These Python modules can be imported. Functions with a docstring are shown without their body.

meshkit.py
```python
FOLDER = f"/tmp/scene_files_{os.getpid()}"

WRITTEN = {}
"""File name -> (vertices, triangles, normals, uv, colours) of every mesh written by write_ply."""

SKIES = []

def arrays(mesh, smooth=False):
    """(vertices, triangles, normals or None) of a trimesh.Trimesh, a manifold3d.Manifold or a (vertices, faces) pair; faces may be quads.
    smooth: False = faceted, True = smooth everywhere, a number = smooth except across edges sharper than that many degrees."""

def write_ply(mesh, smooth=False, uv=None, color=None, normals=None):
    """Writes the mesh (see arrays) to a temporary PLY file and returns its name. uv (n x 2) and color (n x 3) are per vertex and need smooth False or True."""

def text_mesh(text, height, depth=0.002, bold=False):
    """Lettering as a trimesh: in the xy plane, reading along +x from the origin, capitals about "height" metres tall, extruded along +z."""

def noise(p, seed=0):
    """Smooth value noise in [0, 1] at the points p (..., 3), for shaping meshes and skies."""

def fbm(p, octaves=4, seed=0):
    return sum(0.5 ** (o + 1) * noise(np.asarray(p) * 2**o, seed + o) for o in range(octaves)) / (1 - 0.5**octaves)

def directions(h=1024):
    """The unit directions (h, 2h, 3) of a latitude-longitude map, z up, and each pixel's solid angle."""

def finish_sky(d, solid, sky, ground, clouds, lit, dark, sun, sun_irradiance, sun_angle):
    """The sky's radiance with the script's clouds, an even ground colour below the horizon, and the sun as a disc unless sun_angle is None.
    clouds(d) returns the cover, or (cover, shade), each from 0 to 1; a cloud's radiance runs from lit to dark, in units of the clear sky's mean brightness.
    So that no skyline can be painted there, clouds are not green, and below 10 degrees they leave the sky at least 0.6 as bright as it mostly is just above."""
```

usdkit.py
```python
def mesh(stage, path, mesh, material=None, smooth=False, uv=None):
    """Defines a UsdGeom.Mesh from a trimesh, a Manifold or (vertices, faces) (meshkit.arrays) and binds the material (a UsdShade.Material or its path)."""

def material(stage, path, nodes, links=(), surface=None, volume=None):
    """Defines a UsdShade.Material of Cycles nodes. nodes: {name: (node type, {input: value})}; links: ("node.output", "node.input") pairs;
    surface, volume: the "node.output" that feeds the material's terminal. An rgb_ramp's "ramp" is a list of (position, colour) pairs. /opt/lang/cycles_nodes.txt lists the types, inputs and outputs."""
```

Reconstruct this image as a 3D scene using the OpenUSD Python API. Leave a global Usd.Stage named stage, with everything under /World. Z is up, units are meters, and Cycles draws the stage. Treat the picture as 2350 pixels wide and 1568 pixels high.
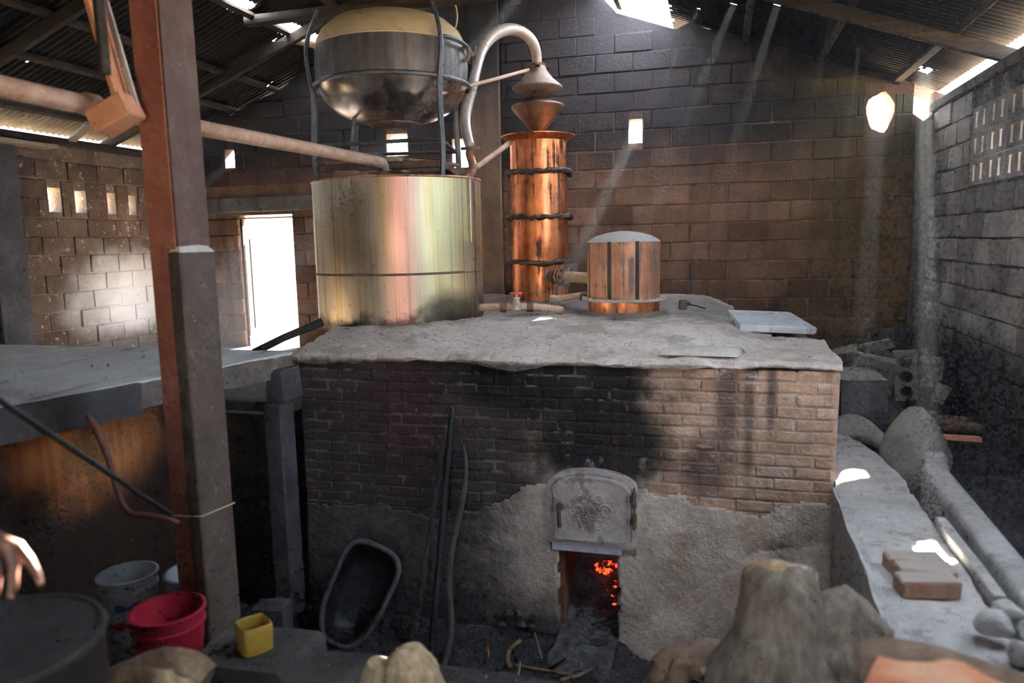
import math, random
import numpy as np, trimesh, manifold3d as m3, shapely.geometry as sg
from shapely.ops import unary_union
import usdkit, meshkit
from pxr import Usd, UsdGeom, UsdLux, UsdShade, Gf, Sdf, Vt

random.seed(7)
rng = np.random.default_rng(7)
stage = Usd.Stage.CreateInMemory()
UsdGeom.SetStageUpAxis(stage, "Z"); UsdGeom.SetStageMetersPerUnit(stage, 1.0)
UsdGeom.Xform.Define(stage, "/World"); UsdGeom.Scope.Define(stage, "/World/Looks")

# ---------------------------------------------------------------- camera
YAW, PITCH, ROLL = (math.radians(a) for a in (15.6, 7.7, 1.2))
EYE = np.array([0.0, 0.0, 2.45])
fw = np.array([-math.sin(YAW)*math.cos(PITCH), math.cos(YAW)*math.cos(PITCH), -math.sin(PITCH)])
r0 = np.array([math.cos(YAW), math.sin(YAW), 0.0]); u0 = np.cross(r0, fw)
rt = r0*math.cos(ROLL) - u0*math.sin(ROLL); up = u0*math.cos(ROLL) + r0*math.sin(ROLL)
cam = UsdGeom.Camera.Define(stage, "/World/Camera")
cam.AddTransformOp().Set(Gf.Matrix4d(*rt, 0, *up, 0, *(-fw), 0, *EYE, 1))
cam.CreateHorizontalApertureAttr(36.0); cam.CreateVerticalApertureAttr(36.0*1568/2350)
cam.CreateFocalLengthAttr(36.0*1700/2350)
cam.CreateFStopAttr(1.25); cam.CreateFocusDistanceAttr(6.2)
cam.CreateExposureAttr(0.22)
# ---------------------------------------------------------------- sky and sun
TO_SUN = np.array([0.158, 0.795, 0.586]); TO_SUN /= np.linalg.norm(TO_SUN)
sun = UsdLux.DistantLight.Define(stage, "/World/Sun")
sx = np.cross([0, 0, 1.0], TO_SUN); sx /= np.linalg.norm(sx); sy = np.cross(TO_SUN, sx)
sun.AddTransformOp().Set(Gf.Matrix4d(*sx, 0, *sy, 0, *TO_SUN, 0, 0, 0, 0, 1))
sun.CreateAngleAttr(0.53); sun.CreateIntensityAttr(125.0); sun.CreateNormalizeAttr(True); sun.CreateColorAttr(Gf.Vec3f(1.0, 0.95, 0.86))
sky = UsdLux.DomeLight.Define(stage, "/World/Sky")
sky.CreateIntensityAttr(6.0); sky.CreateColorAttr(Gf.Vec3f(0.78, 0.88, 1.0))

# ---------------------------------------------------------------- material graphs
DEF = dict(noise_texture="fac", mix="color", math="value", rgb_ramp="color", mapping="vector", voronoi_texture="distance", bump="normal",
           combine_xyz="vector", map_range="result", hsv="color", principled_bsdf="BSDF", geometry="position", object_info="random",
           wave_texture="fac", vector_math="vector", mix_closure="closure", emission="emission", principled_volume="volume",
           transparent_bsdf="BSDF", texture_coordinate="object", diffuse_bsdf="BSDF", translucent_bsdf="BSDF", white_noise_texture="value")
class G:
    def __init__(s): s.nodes, s.links, s.memo = {}, [], {}
    def __call__(s, kind, out=None, **kw):
        n = f"n{len(s.nodes)}"; ins = {}
        for k, v in kw.items():
            if isinstance(v, str) and v.split(".")[0] in s.nodes: s.links.append((v, f"{n}.{k}"))
            else: ins[k] = v
        s.nodes[n] = (kind, ins)
        return f"{n}.{out or DEF[kind]}"
    def pos(s):
        if "p" not in s.memo: s.memo["p"] = s("geometry")
        return s.memo["p"]
    def xyz(s, c):
        if "x" not in s.memo:
            r = s("separate_xyz", out="x", vector=s.pos()); s.memo["x"] = r.split(".")[0]
        return s.memo["x"] + "." + c
    def m(s, op, a, b=0.0, c=0.0): return s("math", math_type=op, value1=a, value2=b, value3=c)
    def noise(s, scale, detail=4.0, rough=0.55, vec=None, stretch=None, dist=0.0):
        v = vec or s.pos()
        if stretch is not None: v = s("mapping", vector=v, scale=stretch)
        return s("noise_texture", vector=v, scale=scale, detail=detail, roughness=rough, distortion=dist)
    def step(s, v, a, b): return s("map_range", range_type="smoothstep", value=v, from_min=a, from_max=b, to_min=0.0, to_max=1.0, clamp=True)
    def mix(s, f, a, b, t="mix"): return s("mix", mix_type=t, fac=f, color1=a, color2=b)
    def blob(s, ax, cx, cy, rx, ry, soft=0.35, warp=0.5, wscale=3.0):
        """an irregular elliptic patch, used for stains and for painted light"""
        dx = s.m("divide", s.m("subtract", s.xyz(ax[0]), cx), rx); dy = s.m("divide", s.m("subtract", s.xyz(ax[1]), cy), ry)
        d = s.m("sqrt", s.m("add", s.m("multiply", dx, dx), s.m("multiply", dy, dy)))
        w = s.m("multiply_add", s.noise(wscale, 5.0, 0.6), warp*2, -warp)
        return s.step(s.m("add", d, w), 1 + soft, 1 - soft)
    def band(s, ax, a, b, warp=0.15, wscale=2.5):
        w = s.m("multiply_add", s.noise(wscale, 4.0, 0.6), warp*2, -warp)
        return s.step(s.m("add", s.xyz(ax), w), a, b)
MATS = {}
def build(name, g, surface=None, volume=None):
    MATS[name] = usdkit.material(stage, f"/World/Looks/{name}", g.nodes, g.links, surface=surface, volume=volume); return MATS[name]
def mineral(name, cols, scale=3.0, rough=0.9, bump=0.35, bscale=30.0, rnd=0.0, stains=None, metallic=0.0, streak=0.0, spec=0.3, dist=0.02):
    """weathered surface: a colour ramp over layered noise, tone per piece, stains, bump"""
    g = G()
    n = g.m("add", g.m("multiply", g.noise(scale, 6.0, 0.62), 0.7), g.m("multiply", g.noise(scale*7, 4.0, 0.6), 0.3))
    if streak: n = g.m("add", g.m("multiply", n, 1-streak), g.m("multiply", g.noise(1.0, 5.0, 0.6, stretch=(14, 14, 0.5)), streak))
    k = len(cols)
    c = g("rgb_ramp", fac=n, ramp=[(0.30 + 0.4*i/(max(k-1, 1)), col) for i, col in enumerate(cols)])
    if rnd:
        r = g("object_info")
        c = g("hsv", color=c, value=g.m("multiply_add", r, 2*rnd, 1-rnd), saturation=g.m("multiply_add", r, -0.3*rnd, 1.0))
    if stains: c = stains(g, c)
    b = g("bump", height=g.noise(bscale, 6.0, 0.65), strength=bump, distance=dist)
    s = g("principled_bsdf", base_color=c, roughness=rough, metallic=metallic, normal=b, specular_ior_level=spec)
    return build(name, g, s)
def metal(name, cols, rough=(0.25, 0.5), scale=2.0, streak=0.5, tarnish=None, tcol=(0.03, 0.02, 0.015), metallic=1.0, bump=0.05, stains=None):
    g = G()
    st = g.noise(1.0, 6.0, 0.6, stretch=(18, 18, 0.7)); n0 = g.noise(scale, 5.0, 0.6)
    n = g.m("add", g.m("multiply", st, streak), g.m("multiply", n0, 1-streak))
    k = len(cols)
    c = g("rgb_ramp", fac=n, ramp=[(0.32 + 0.36*i/(max(k-1, 1)), col) for i, col in enumerate(cols)])
    r = g("map_range", value=n0, from_min=0.3, from_max=0.7, to_min=rough[0], to_max=rough[1], clamp=True)
    mt = metallic
    if stains: c = stains(g, c)
    if tarnish is not None:
        t = g.m("multiply", g.step(g.m("add", g.m("multiply", g.noise(1.0, 6.0, 0.65, stretch=(26, 26, 1.1)), 0.6), g.m("multiply", g.noise(5.0, 6.0, 0.65), 0.4)), tarnish, tarnish+0.10), 0.92)
        c = g.mix(t, c, tcol); r = g.m("multiply_add", t, 0.4, r); mt = g.m("multiply_add", t, -0.7*metallic, metallic)
    b = g("bump", height=g.noise(9.0, 4.0, 0.5), strength=bump, distance=0.02)
    s = g("principled_bsdf", base_color=c, roughness=r, metallic=mt, normal=b)
    return build(name, g, s)

SOOT = (0.012, 0.011, 0.012)
# walls: smoke black near the roof, brown below
def wall_stains(lo, hi, extra=None):
    def f(g, c):
        c = g.mix(g.m("multiply", g.band("z", lo, hi, 0.45, 1.2), 0.96), c, (0.010, 0.0095, 0.012))
        drip = g.step(g.noise(1.0, 5.0, 0.6, stretch=(5, 5, 0.35)), 0.52, 0.70)
        c = g.mix(g.m("multiply", drip, 0.55), c, (0.02, 0.017, 0.016))
        return extra(g, c) if extra else c
    return f
mineral("block_brown", [(0.07, 0.033, 0.02), (0.14, 0.067, 0.038), (0.225, 0.115, 0.067)], 2.2, 0.92, 0.5, 26, rnd=0.38,
        stains=wall_stains(2.75, 3.6, lambda g, c: g.mix(g.m("multiply", g.step(g.xyz("x"), 0.2, 1.6), 0.5), c, (0.10, 0.085, 0.035), "mix")))
mineral("mortar_back", [(0.09, 0.05, 0.032), (0.19, 0.11, 0.07), (0.30, 0.2, 0.135)], 5, 0.95, 0.6, 40, stains=wall_stains(3.1, 4.1))
mineral("block_grey", [(0.12, 0.105, 0.09), (0.26, 0.235, 0.21), (0.42, 0.385, 0.35)], 2.5, 0.8, 0.5, 26, rnd=0.45, spec=0.5,
        stains=lambda g, c: g.mix(g.m("multiply", g.m("maximum", g.m("multiply", g.step(g.noise(1.1, 5, 0.6), 0.52, 0.66), 0.62), g.band("z", 1.80, 1.45, 0.25, 2.0)), 0.96), c, (0.015, 0.014, 0.014)))  # blocks get darker towards the bottom of the wall
mineral("mortar_right", [(0.04, 0.04, 0.04), (0.10, 0.095, 0.09), (0.34, 0.33, 0.32)], 5, 0.95, 0.6, 40, stains=lambda g, c: g.mix(g.m("multiply", g.band("z", 1.80, 1.45, 0.25, 2.0), 0.95), c, (0.012, 0.011, 0.011)))  # mortar darkens towards the bottom like the blocks
def left_stains(g, c):
    w = g.blob("yz", 7.45, 1.85, 0.75, 0.45, 0.7, 0.5, 2.5)  # pool of light on the wall painted in as a pale patch
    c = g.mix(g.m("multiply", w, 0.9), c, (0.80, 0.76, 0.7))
    dk = g.m("multiply", g.step(g.m("add", g.xyz("z"), g.m("multiply_add", g.noise(5, 5, 0.6), 0.5, -0.25)), 1.62, 1.4), 0.7)
    c = g.mix(dk, c, (0.07, 0.05, 0.035))
    sp = g.step(g.noise(16, 4, 0.6), 0.60, 0.68)
    return g.mix(g.m("multiply", sp, 0.5), c, (0.5, 0.45, 0.38))
mineral("block_left", [(0.035, 0.02, 0.013), (0.085, 0.05, 0.032), (0.16, 0.105, 0.072)], 2.2, 0.92, 0.5, 26, rnd=0.25, stains=wall_stains(3.2, 4.2, left_stains))
mineral("mortar_left", [(0.07, 0.045, 0.03), (0.14, 0.1, 0.072), (0.24, 0.19, 0.145)], 5, 0.95, 0.6, 40, stains=wall_stains(3.4, 4.4, left_stains))
mineral("concrete_dark", [(0.07, 0.06, 0.055), (0.13, 0.115, 0.1), (0.2, 0.18, 0.16)], 3, 0.9, 0.4, 30, stains=wall_stains(3.6, 5.0))
mineral("pillar_brown", [(0.10, 0.065, 0.045), (0.20, 0.13, 0.09), (0.27, 0.18, 0.125)], 2.5, 0.9, 0.35, 30, stains=wall_stains(3.3, 4.4))
# furnace
def furnace_stains(g, c):
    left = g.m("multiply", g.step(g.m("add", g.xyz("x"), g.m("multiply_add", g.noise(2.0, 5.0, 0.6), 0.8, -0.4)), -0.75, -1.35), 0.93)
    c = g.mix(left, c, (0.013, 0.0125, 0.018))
    red = g.m("multiply", g.blob("xz", -2.12, 1.30, 0.26, 0.42, 0.5, 0.6, 5.0), 0.55)
    c = g.mix(red, c, (0.05, 0.014, 0.02))
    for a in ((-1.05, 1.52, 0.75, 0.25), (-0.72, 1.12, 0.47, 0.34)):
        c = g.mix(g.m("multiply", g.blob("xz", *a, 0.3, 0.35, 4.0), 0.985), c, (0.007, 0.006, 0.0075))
    drip = g.step(g.noise(1.0, 6, 0.65, stretch=(11, 11, 0.7)), 0.55, 0.70)
    c = g.mix(g.m("multiply", drip, 0.5), c, (0.10, 0.06, 0.05))
    for a in ((0.07, 1.42, 0.075, 0.42), (0.2, 1.38, 0.035, 0.5), (-0.07, 1.0, 0.13, 0.2), (0.33, 1.5, 0.03, 0.3)):
        c = g.mix(g.m("multiply", g.blob("xz", *a, 0.6, 0.45, 7.0), 0.8), c, (0.05, 0.032, 0.03))
    lime = g.m("multiply", g.step(g.noise(1.0, 6, 0.7, stretch=(7, 7, 22)), 0.55, 0.64), 0.5)
    c = g.mix(g.m("multiply", lime, g.step(g.xyz("x"), -0.5, 0.1)), c, (0.6, 0.52, 0.46))
    return c
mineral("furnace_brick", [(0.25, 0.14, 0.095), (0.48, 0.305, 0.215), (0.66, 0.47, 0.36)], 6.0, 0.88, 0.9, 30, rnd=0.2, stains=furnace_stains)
def mortar_stains(g, c):
    c = furnace_stains(g, c)
    thin = g.m("multiply", g.step(g.noise(6.0, 5, 0.65), 0.52, 0.60), 0.5)
    return g.mix(thin, c, (0.26, 0.24, 0.27))
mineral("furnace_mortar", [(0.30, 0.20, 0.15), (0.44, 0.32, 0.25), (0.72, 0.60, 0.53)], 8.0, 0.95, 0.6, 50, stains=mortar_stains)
def plaster_stains(g, c):
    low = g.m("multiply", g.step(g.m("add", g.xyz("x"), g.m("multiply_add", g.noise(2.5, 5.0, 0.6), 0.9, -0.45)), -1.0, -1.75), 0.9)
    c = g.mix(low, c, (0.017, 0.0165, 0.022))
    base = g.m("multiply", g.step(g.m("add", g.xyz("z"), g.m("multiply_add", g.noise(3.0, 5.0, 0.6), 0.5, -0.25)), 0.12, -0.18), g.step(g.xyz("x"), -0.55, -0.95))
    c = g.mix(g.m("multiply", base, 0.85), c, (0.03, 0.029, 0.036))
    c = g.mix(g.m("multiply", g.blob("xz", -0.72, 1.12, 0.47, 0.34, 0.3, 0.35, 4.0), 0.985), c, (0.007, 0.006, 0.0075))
    ochre = g.m("multiply", g.step(g.noise(2.6, 6, 0.65), 0.52, 0.62), 0.45)
    return g.mix(g.m("multiply", ochre, g.step(g.xyz("x"), -0.6, -0.3)), c, (0.38, 0.27, 0.18))
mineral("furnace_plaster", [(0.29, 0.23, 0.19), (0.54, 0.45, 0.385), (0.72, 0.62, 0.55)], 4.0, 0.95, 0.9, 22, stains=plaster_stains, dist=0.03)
def top_stains(g, c):
    dk = g.m("multiply", g.blob("xy", -0.9, 7.0, 2.2, 1.1, 0.5, 0.7, 3.0), 0.7)
    c = g.mix(dk, c, (0.10, 0.085, 0.08))
    sp = g.m("multiply", g.step(g.noise(24, 4, 0.7), 0.57, 0.64), 0.55)
    c = g.mix(sp, c, (0.10, 0.08, 0.075))
    br = g.m("multiply", g.step(g.noise(2.4, 5, 0.65), 0.52, 0.64), 0.5)
    c = g.mix(br, c, (0.24, 0.17, 0.13))
    face = g.m("multiply", g.step(g.m("add", g.xyz("z"), g.m("multiply_add", g.noise(5.0, 4, 0.6), 0.08, -0.04)), 1.665, 1.62), g.step(g.xyz("x"), 0.0, -0.4))
    return g.mix(g.m("multiply", face, 0.85), c, (0.04, 0.03, 0.028))
mineral("furnace_top", [(0.46, 0.37, 0.32), (0.74, 0.63, 0.56), (0.88, 0.81, 0.75)], 3.0, 0.95, 0.9, 26, stains=top_stains, dist=0.03)
mineral("firebox_jamb", [(0.05, 0.025, 0.015), (0.13, 0.06, 0.03), (0.2, 0.1, 0.05)], 6.0, 0.95, 0.6, 40)
mineral("ash", [(0.03, 0.03, 0.035), (0.075, 0.075, 0.085), (0.2, 0.2, 0.215)], 9.0, 0.97, 0.9, 40, dist=0.03)
def floor_stains(g, c):
    sp = g.m("multiply", g.step(g.noise(34, 3, 0.6), 0.66, 0.70), 0.7)
    c = g.mix(sp, c, (0.3, 0.3, 0.32))
    return g.mix(g.m("multiply", g.step(g.xyz("y"), 3.0, 2.4), 0.5), c, (0.09, 0.065, 0.05))
mineral("pit_floor", [(0.010, 0.0095, 0.012), (0.026, 0.025, 0.03), (0.06, 0.057, 0.064)], 5.0, 0.97, 0.9, 30, stains=floor_stains, dist=0.04)
mineral("pale_concrete", [(0.30, 0.28, 0.265), (0.50, 0.475, 0.46), (0.66, 0.64, 0.63)], 3.0, 0.93, 0.6, 26, dist=0.03,
        stains=lambda g, c: g.mix(g.m("multiply", g.step(g.noise(7, 5, 0.7), 0.56, 0.66), 0.5), c, (0.12, 0.1, 0.09)))
mineral("grey_slab", [(0.52, 0.52, 0.52), (0.70, 0.71, 0.71), (0.84, 0.85, 0.85)], 2.5, 0.85, 0.4, 30,
        stains=lambda g, c: g.mix(g.m("multiply", g.step(g.noise(1.0, 5, 0.6, stretch=(6, 2, 2)), 0.55, 0.68), 0.5), c, (0.10, 0.095, 0.09)))
mineral("slab_edge", [(0.10, 0.085, 0.075), (0.22, 0.19, 0.165), (0.34, 0.3, 0.26)], 6, 0.95, 1.0, 30, dist=0.03)
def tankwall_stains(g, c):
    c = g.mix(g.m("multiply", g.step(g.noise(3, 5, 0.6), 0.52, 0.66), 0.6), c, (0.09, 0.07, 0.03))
    keep = g.blob("yz", 3.55, 1.36, 0.52, 0.36, 0.5, 0.5, 3.0)  # lit orange area of the wall put into the colour
    return g.mix(g.m("multiply_add", keep, -0.95, 0.95), c, (0.005, 0.004, 0.005))  # shade painted over the rest of the wall
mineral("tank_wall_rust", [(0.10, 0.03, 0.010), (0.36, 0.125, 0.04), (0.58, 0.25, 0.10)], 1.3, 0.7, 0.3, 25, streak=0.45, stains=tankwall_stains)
mineral("dark_concrete_post", [(0.028, 0.027, 0.03), (0.06, 0.057, 0.062), (0.11, 0.105, 0.105)], 3, 0.92, 0.5, 30)
mineral("clay", [(0.13, 0.115, 0.105), (0.235, 0.215, 0.195), (0.34, 0.315, 0.29)], 3, 0.95, 0.6, 24)
mineral("dark_clay", [(0.03, 0.03, 0.032), (0.06, 0.058, 0.06), (0.12, 0.115, 0.115)], 3, 0.9, 0.5, 24)
mineral("rubble", [(0.10, 0.088, 0.07), (0.19, 0.17, 0.14), (0.28, 0.255, 0.22)], 4, 0.93, 0.6, 30, rnd=0.25)
mineral("red_brick", [(0.22, 0.11, 0.075), (0.34, 0.19, 0.13), (0.44, 0.33, 0.27)], 5, 0.9, 0.5, 40, rnd=0.15,
        stains=lambda g, c: g.mix(g.m("multiply", g.step(g("separate_xyz", out="z", vector=g("geometry", out="normal")), 0.6, 0.9), 0.8), c, (0.40, 0.36, 0.33)))
# wood
def wood(name, cols, ax=(1, 14, 14), bump=0.5, rough=0.85, scale=3.0):
    g = G(); oc = g("texture_coordinate")
    n = g.m("add", g.m("multiply", g.noise(scale, 5, 0.6, vec=oc, stretch=ax), 0.65), g.m("multiply", g.noise(4.0, 5, 0.6, vec=oc), 0.35))
    c = g("rgb_ramp", fac=n, ramp=[(0.32 + 0.36*i/(len(cols)-1), q) for i, q in enumerate(cols)])
    b = g("bump", height=n, strength=bump, distance=0.02)
    return build(name, g, g("principled_bsdf", base_color=c, roughness=rough, normal=b, specular_ior_level=0.3))
wood("roof_timber", [(0.010, 0.007, 0.005), (0.024, 0.017, 0.012), (0.05, 0.036, 0.025)])
wood("pale_timber", [(0.16, 0.12, 0.08), (0.30, 0.23, 0.16), (0.42, 0.34, 0.25)])
wood("bark", [(0.05, 0.038, 0.03), (0.15, 0.122, 0.098), (0.27, 0.235, 0.19)], (9, 9, 2), 0.5)
wood("bark_brown", [(0.05, 0.035, 0.025), (0.14, 0.09, 0.06), (0.26, 0.18, 0.11)], (6, 6, 6), 0.9)
wood("cut_pink", [(0.42, 0.13, 0.075), (0.80, 0.36, 0.22), (0.92, 0.62, 0.44)], (2, 5, 5), 0.4)  # pink split wood, base brightened in place of sunlight on it
wood("cut_pale", [(0.14, 0.09, 0.05), (0.36, 0.26, 0.155), (0.56, 0.44, 0.29)], (9, 9, 3), 0.9)
wood("stick_dark", [(0.012, 0.011, 0.012), (0.03, 0.026, 0.026), (0.06, 0.05, 0.045)], (10, 10, 2), 0.5)
wood("stick_grey", [(0.025, 0.02, 0.02), (0.055, 0.045, 0.04), (0.10, 0.08, 0.07)], (10, 10, 2), 0.5)
# metals
def vat_sheet(g, c):
    pk = g.blob("xz", -2.43, 2.4, 0.10, 5.0, 0.8, 0.15, 2.0)  # pink highlight painted into the base colour of the vat
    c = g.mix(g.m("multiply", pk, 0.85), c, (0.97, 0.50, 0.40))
    gr = g.blob("xz", -2.14, 2.5, 0.13, 0.9, 0.7, 0.3, 3.0)  # green reflection painted into the base colour of the vat
    c = g.mix(g.m("multiply", gr, 0.5), c, (0.66, 0.68, 0.30))
    yl = g.m("multiply", g.step(g.noise(1.0, 5, 0.6, stretch=(9, 9, 0.3)), 0.50, 0.64), 0.6)
    c = g.mix(yl, c, (0.46, 0.34, 0.14))
    br = g.m("multiply", g.step(g.noise(1.0, 5, 0.65, stretch=(24, 24, 0.35)), 0.54, 0.72), 0.75)
    c = g.mix(br, c, (0.16, 0.085, 0.03))
    sp = g.m("multiply", g.step(g.noise(14, 5, 0.7), 0.64, 0.72), 0.35)
    c = g.mix(sp, c, (0.14, 0.10, 0.06))
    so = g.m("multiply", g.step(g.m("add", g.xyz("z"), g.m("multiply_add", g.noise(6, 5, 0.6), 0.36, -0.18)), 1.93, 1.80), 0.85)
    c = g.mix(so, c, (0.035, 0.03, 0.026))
    dk = g.blob("xz", -2.12, 1.90, 0.16, 0.14, 0.6, 0.5, 5.0)
    return g.mix(g.m("multiply", dk, 0.9), c, (0.03, 0.028, 0.026))
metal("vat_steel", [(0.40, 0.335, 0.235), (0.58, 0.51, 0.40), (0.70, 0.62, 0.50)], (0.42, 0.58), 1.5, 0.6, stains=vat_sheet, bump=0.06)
metal("copper_bright", [(0.42, 0.11, 0.04), (0.76, 0.27, 0.11), (0.92, 0.43, 0.22)], (0.26, 0.5), 3.0, 0.6, tarnish=0.50, tcol=(0.05, 0.018, 0.014), bump=0.1)
metal("copper_dull", [(0.28, 0.13, 0.08), (0.50, 0.23, 0.13), (0.66, 0.38, 0.26)], (0.4, 0.65), 4.0, 0.35, tarnish=0.49, tcol=(0.15, 0.12, 0.115), metallic=0.65, bump=0.15)
metal("copper_dark", [(0.08, 0.036, 0.022), (0.15, 0.07, 0.042), (0.28, 0.16, 0.11)], (0.3, 0.5), 4.0, 0.5, tarnish=0.58, tcol=(0.05, 0.03, 0.022), bump=0.1)
mineral("verdigris_dust", [(0.34, 0.3, 0.27), (0.5, 0.45, 0.41), (0.62, 0.58, 0.54)], 5, 0.8, 0.4, 30)
mineral("bulb_dust", [(0.10, 0.06, 0.045), (0.20, 0.14, 0.11), (0.36, 0.29, 0.25)], 6, 0.6, 0.3, 30, metallic=0.4, streak=0.4)
mineral("bulb_brown", [(0.06, 0.035, 0.025), (0.13, 0.075, 0.05), (0.24, 0.14, 0.09)], 6, 0.45, 0.3, 30, metallic=0.55, streak=0.6)
mineral("tar", [(0.012, 0.008, 0.007), (0.03, 0.018, 0.014), (0.07, 0.045, 0.035)], 12, 0.55, 0.8, 40, spec=0.5)
mineral("pipe_rust", [(0.30, 0.15, 0.09), (0.48, 0.30, 0.21), (0.62, 0.48, 0.40)], 5, 0.6, 0.4, 30, metallic=0.15)
mineral("pipe_ochre", [(0.28, 0.17, 0.09), (0.42, 0.27, 0.15), (0.55, 0.38, 0.25)], 7, 0.7, 0.4, 30)
mineral("neck_pipe", [(0.30, 0.23, 0.19), (0.46, 0.4, 0.37), (0.62, 0.58, 0.58)], 4, 0.42, 0.2, 26, metallic=0.3, spec=0.6)
metal("tank_steel", [(0.18, 0.16, 0.14), (0.30, 0.275, 0.25), (0.42, 0.39, 0.36)], (0.25, 0.4), 2.0, 0.6, bump=0.05)
mineral("tank_band", [(0.05, 0.045, 0.045), (0.12, 0.11, 0.105), (0.24, 0.19, 0.15)], 3, 0.55, 0.2, 26, metallic=0.6, streak=0.7, spec=0.5)
mineral("tank_dust", [(0.40, 0.29, 0.15), (0.56, 0.43, 0.24), (0.66, 0.54, 0.34)], 2, 0.7, 0.2, 20, metallic=0.2)
mineral("iron_frame", [(0.05, 0.055, 0.065), (0.11, 0.12, 0.135), (0.2, 0.2, 0.21)], 6, 0.5, 0.3, 40, metallic=0.7, spec=0.5)
mineral("iron_rust", [(0.06, 0.04, 0.03), (0.14, 0.09, 0.07), (0.25, 0.17, 0.13)], 7, 0.65, 0.4, 40, metallic=0.4)
mineral("cast_iron", [(0.28, 0.23, 0.215), (0.46, 0.40, 0.38), (0.62, 0.56, 0.53)], 7, 0.75, 0.6, 34, metallic=0.1,
        stains=lambda g, c: g.mix(g.m("multiply", g.step(g.noise(5, 5, 0.65), 0.54, 0.62), 0.6), c, (0.12, 0.07, 0.055)))
mineral("lintel_iron", [(0.36, 0.36, 0.42), (0.5, 0.5, 0.58), (0.6, 0.6, 0.66)], 6, 0.7, 0.3, 30)
mineral("rod_black", [(0.012, 0.012, 0.014), (0.028, 0.027, 0.03), (0.05, 0.047, 0.05)], 8, 0.5, 0.3, 40, metallic=0.5)
mineral("poker_iron", [(0.008, 0.008, 0.011), (0.017, 0.017, 0.021), (0.04, 0.04, 0.045)], 8, 0.5, 0.3, 40, metallic=0.5)
mineral("rust_red", [(0.035, 0.012, 0.009), (0.075, 0.026, 0.018), (0.13, 0.05, 0.036)], 7, 0.7, 0.3, 40)
mineral("post_red", [(0.15, 0.048, 0.032), (0.24, 0.085, 0.058), (0.32, 0.14, 0.10)], 2.5, 0.72, 0.25, 30,
        stains=lambda g, c: g.mix(g.m("multiply", g.step(g.noise(11, 5, 0.7), 0.60, 0.68), 0.4), c, (0.34, 0.24, 0.19)))
mineral("post_side", [(0.052, 0.027, 0.020), (0.083, 0.047, 0.037), (0.15, 0.105, 0.09)], 2.5, 0.7, 0.25, 30)
mineral("plinth_dirt", [(0.016, 0.014, 0.014), (0.036, 0.032, 0.031), (0.075, 0.068, 0.066)], 4, 0.9, 0.6, 26)
mineral("drum_dust", [(0.010, 0.008, 0.009), (0.02, 0.017, 0.018), (0.038, 0.033, 0.034)], 4, 0.8, 0.4, 26)
mineral("post_casing", [(0.038, 0.026, 0.020), (0.066, 0.047, 0.039), (0.11, 0.083, 0.071)], 3.5, 0.85, 0.4, 30,
        stains=lambda g, c: g.mix(g.m("multiply", g.step(g.noise(20, 4, 0.7), 0.64, 0.70), 0.5), c, (0.4, 0.35, 0.3)))
mineral("brace_orange", [(0.34, 0.14, 0.075), (0.52, 0.235, 0.13), (0.62, 0.33, 0.21)], 3, 0.75, 0.3, 30)
def roof_stain(g, c):
    c = g.mix(g.m("multiply", g.step(g.noise(0.9, 5, 0.6), 0.46, 0.60), 0.75), c, (0.05, 0.04, 0.033))
    return g.mix(g.m("multiply", g.band("z", 3.75, 3.95, 0.15, 1.0), 0.97), c, (0.004, 0.0035, 0.0035))
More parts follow.
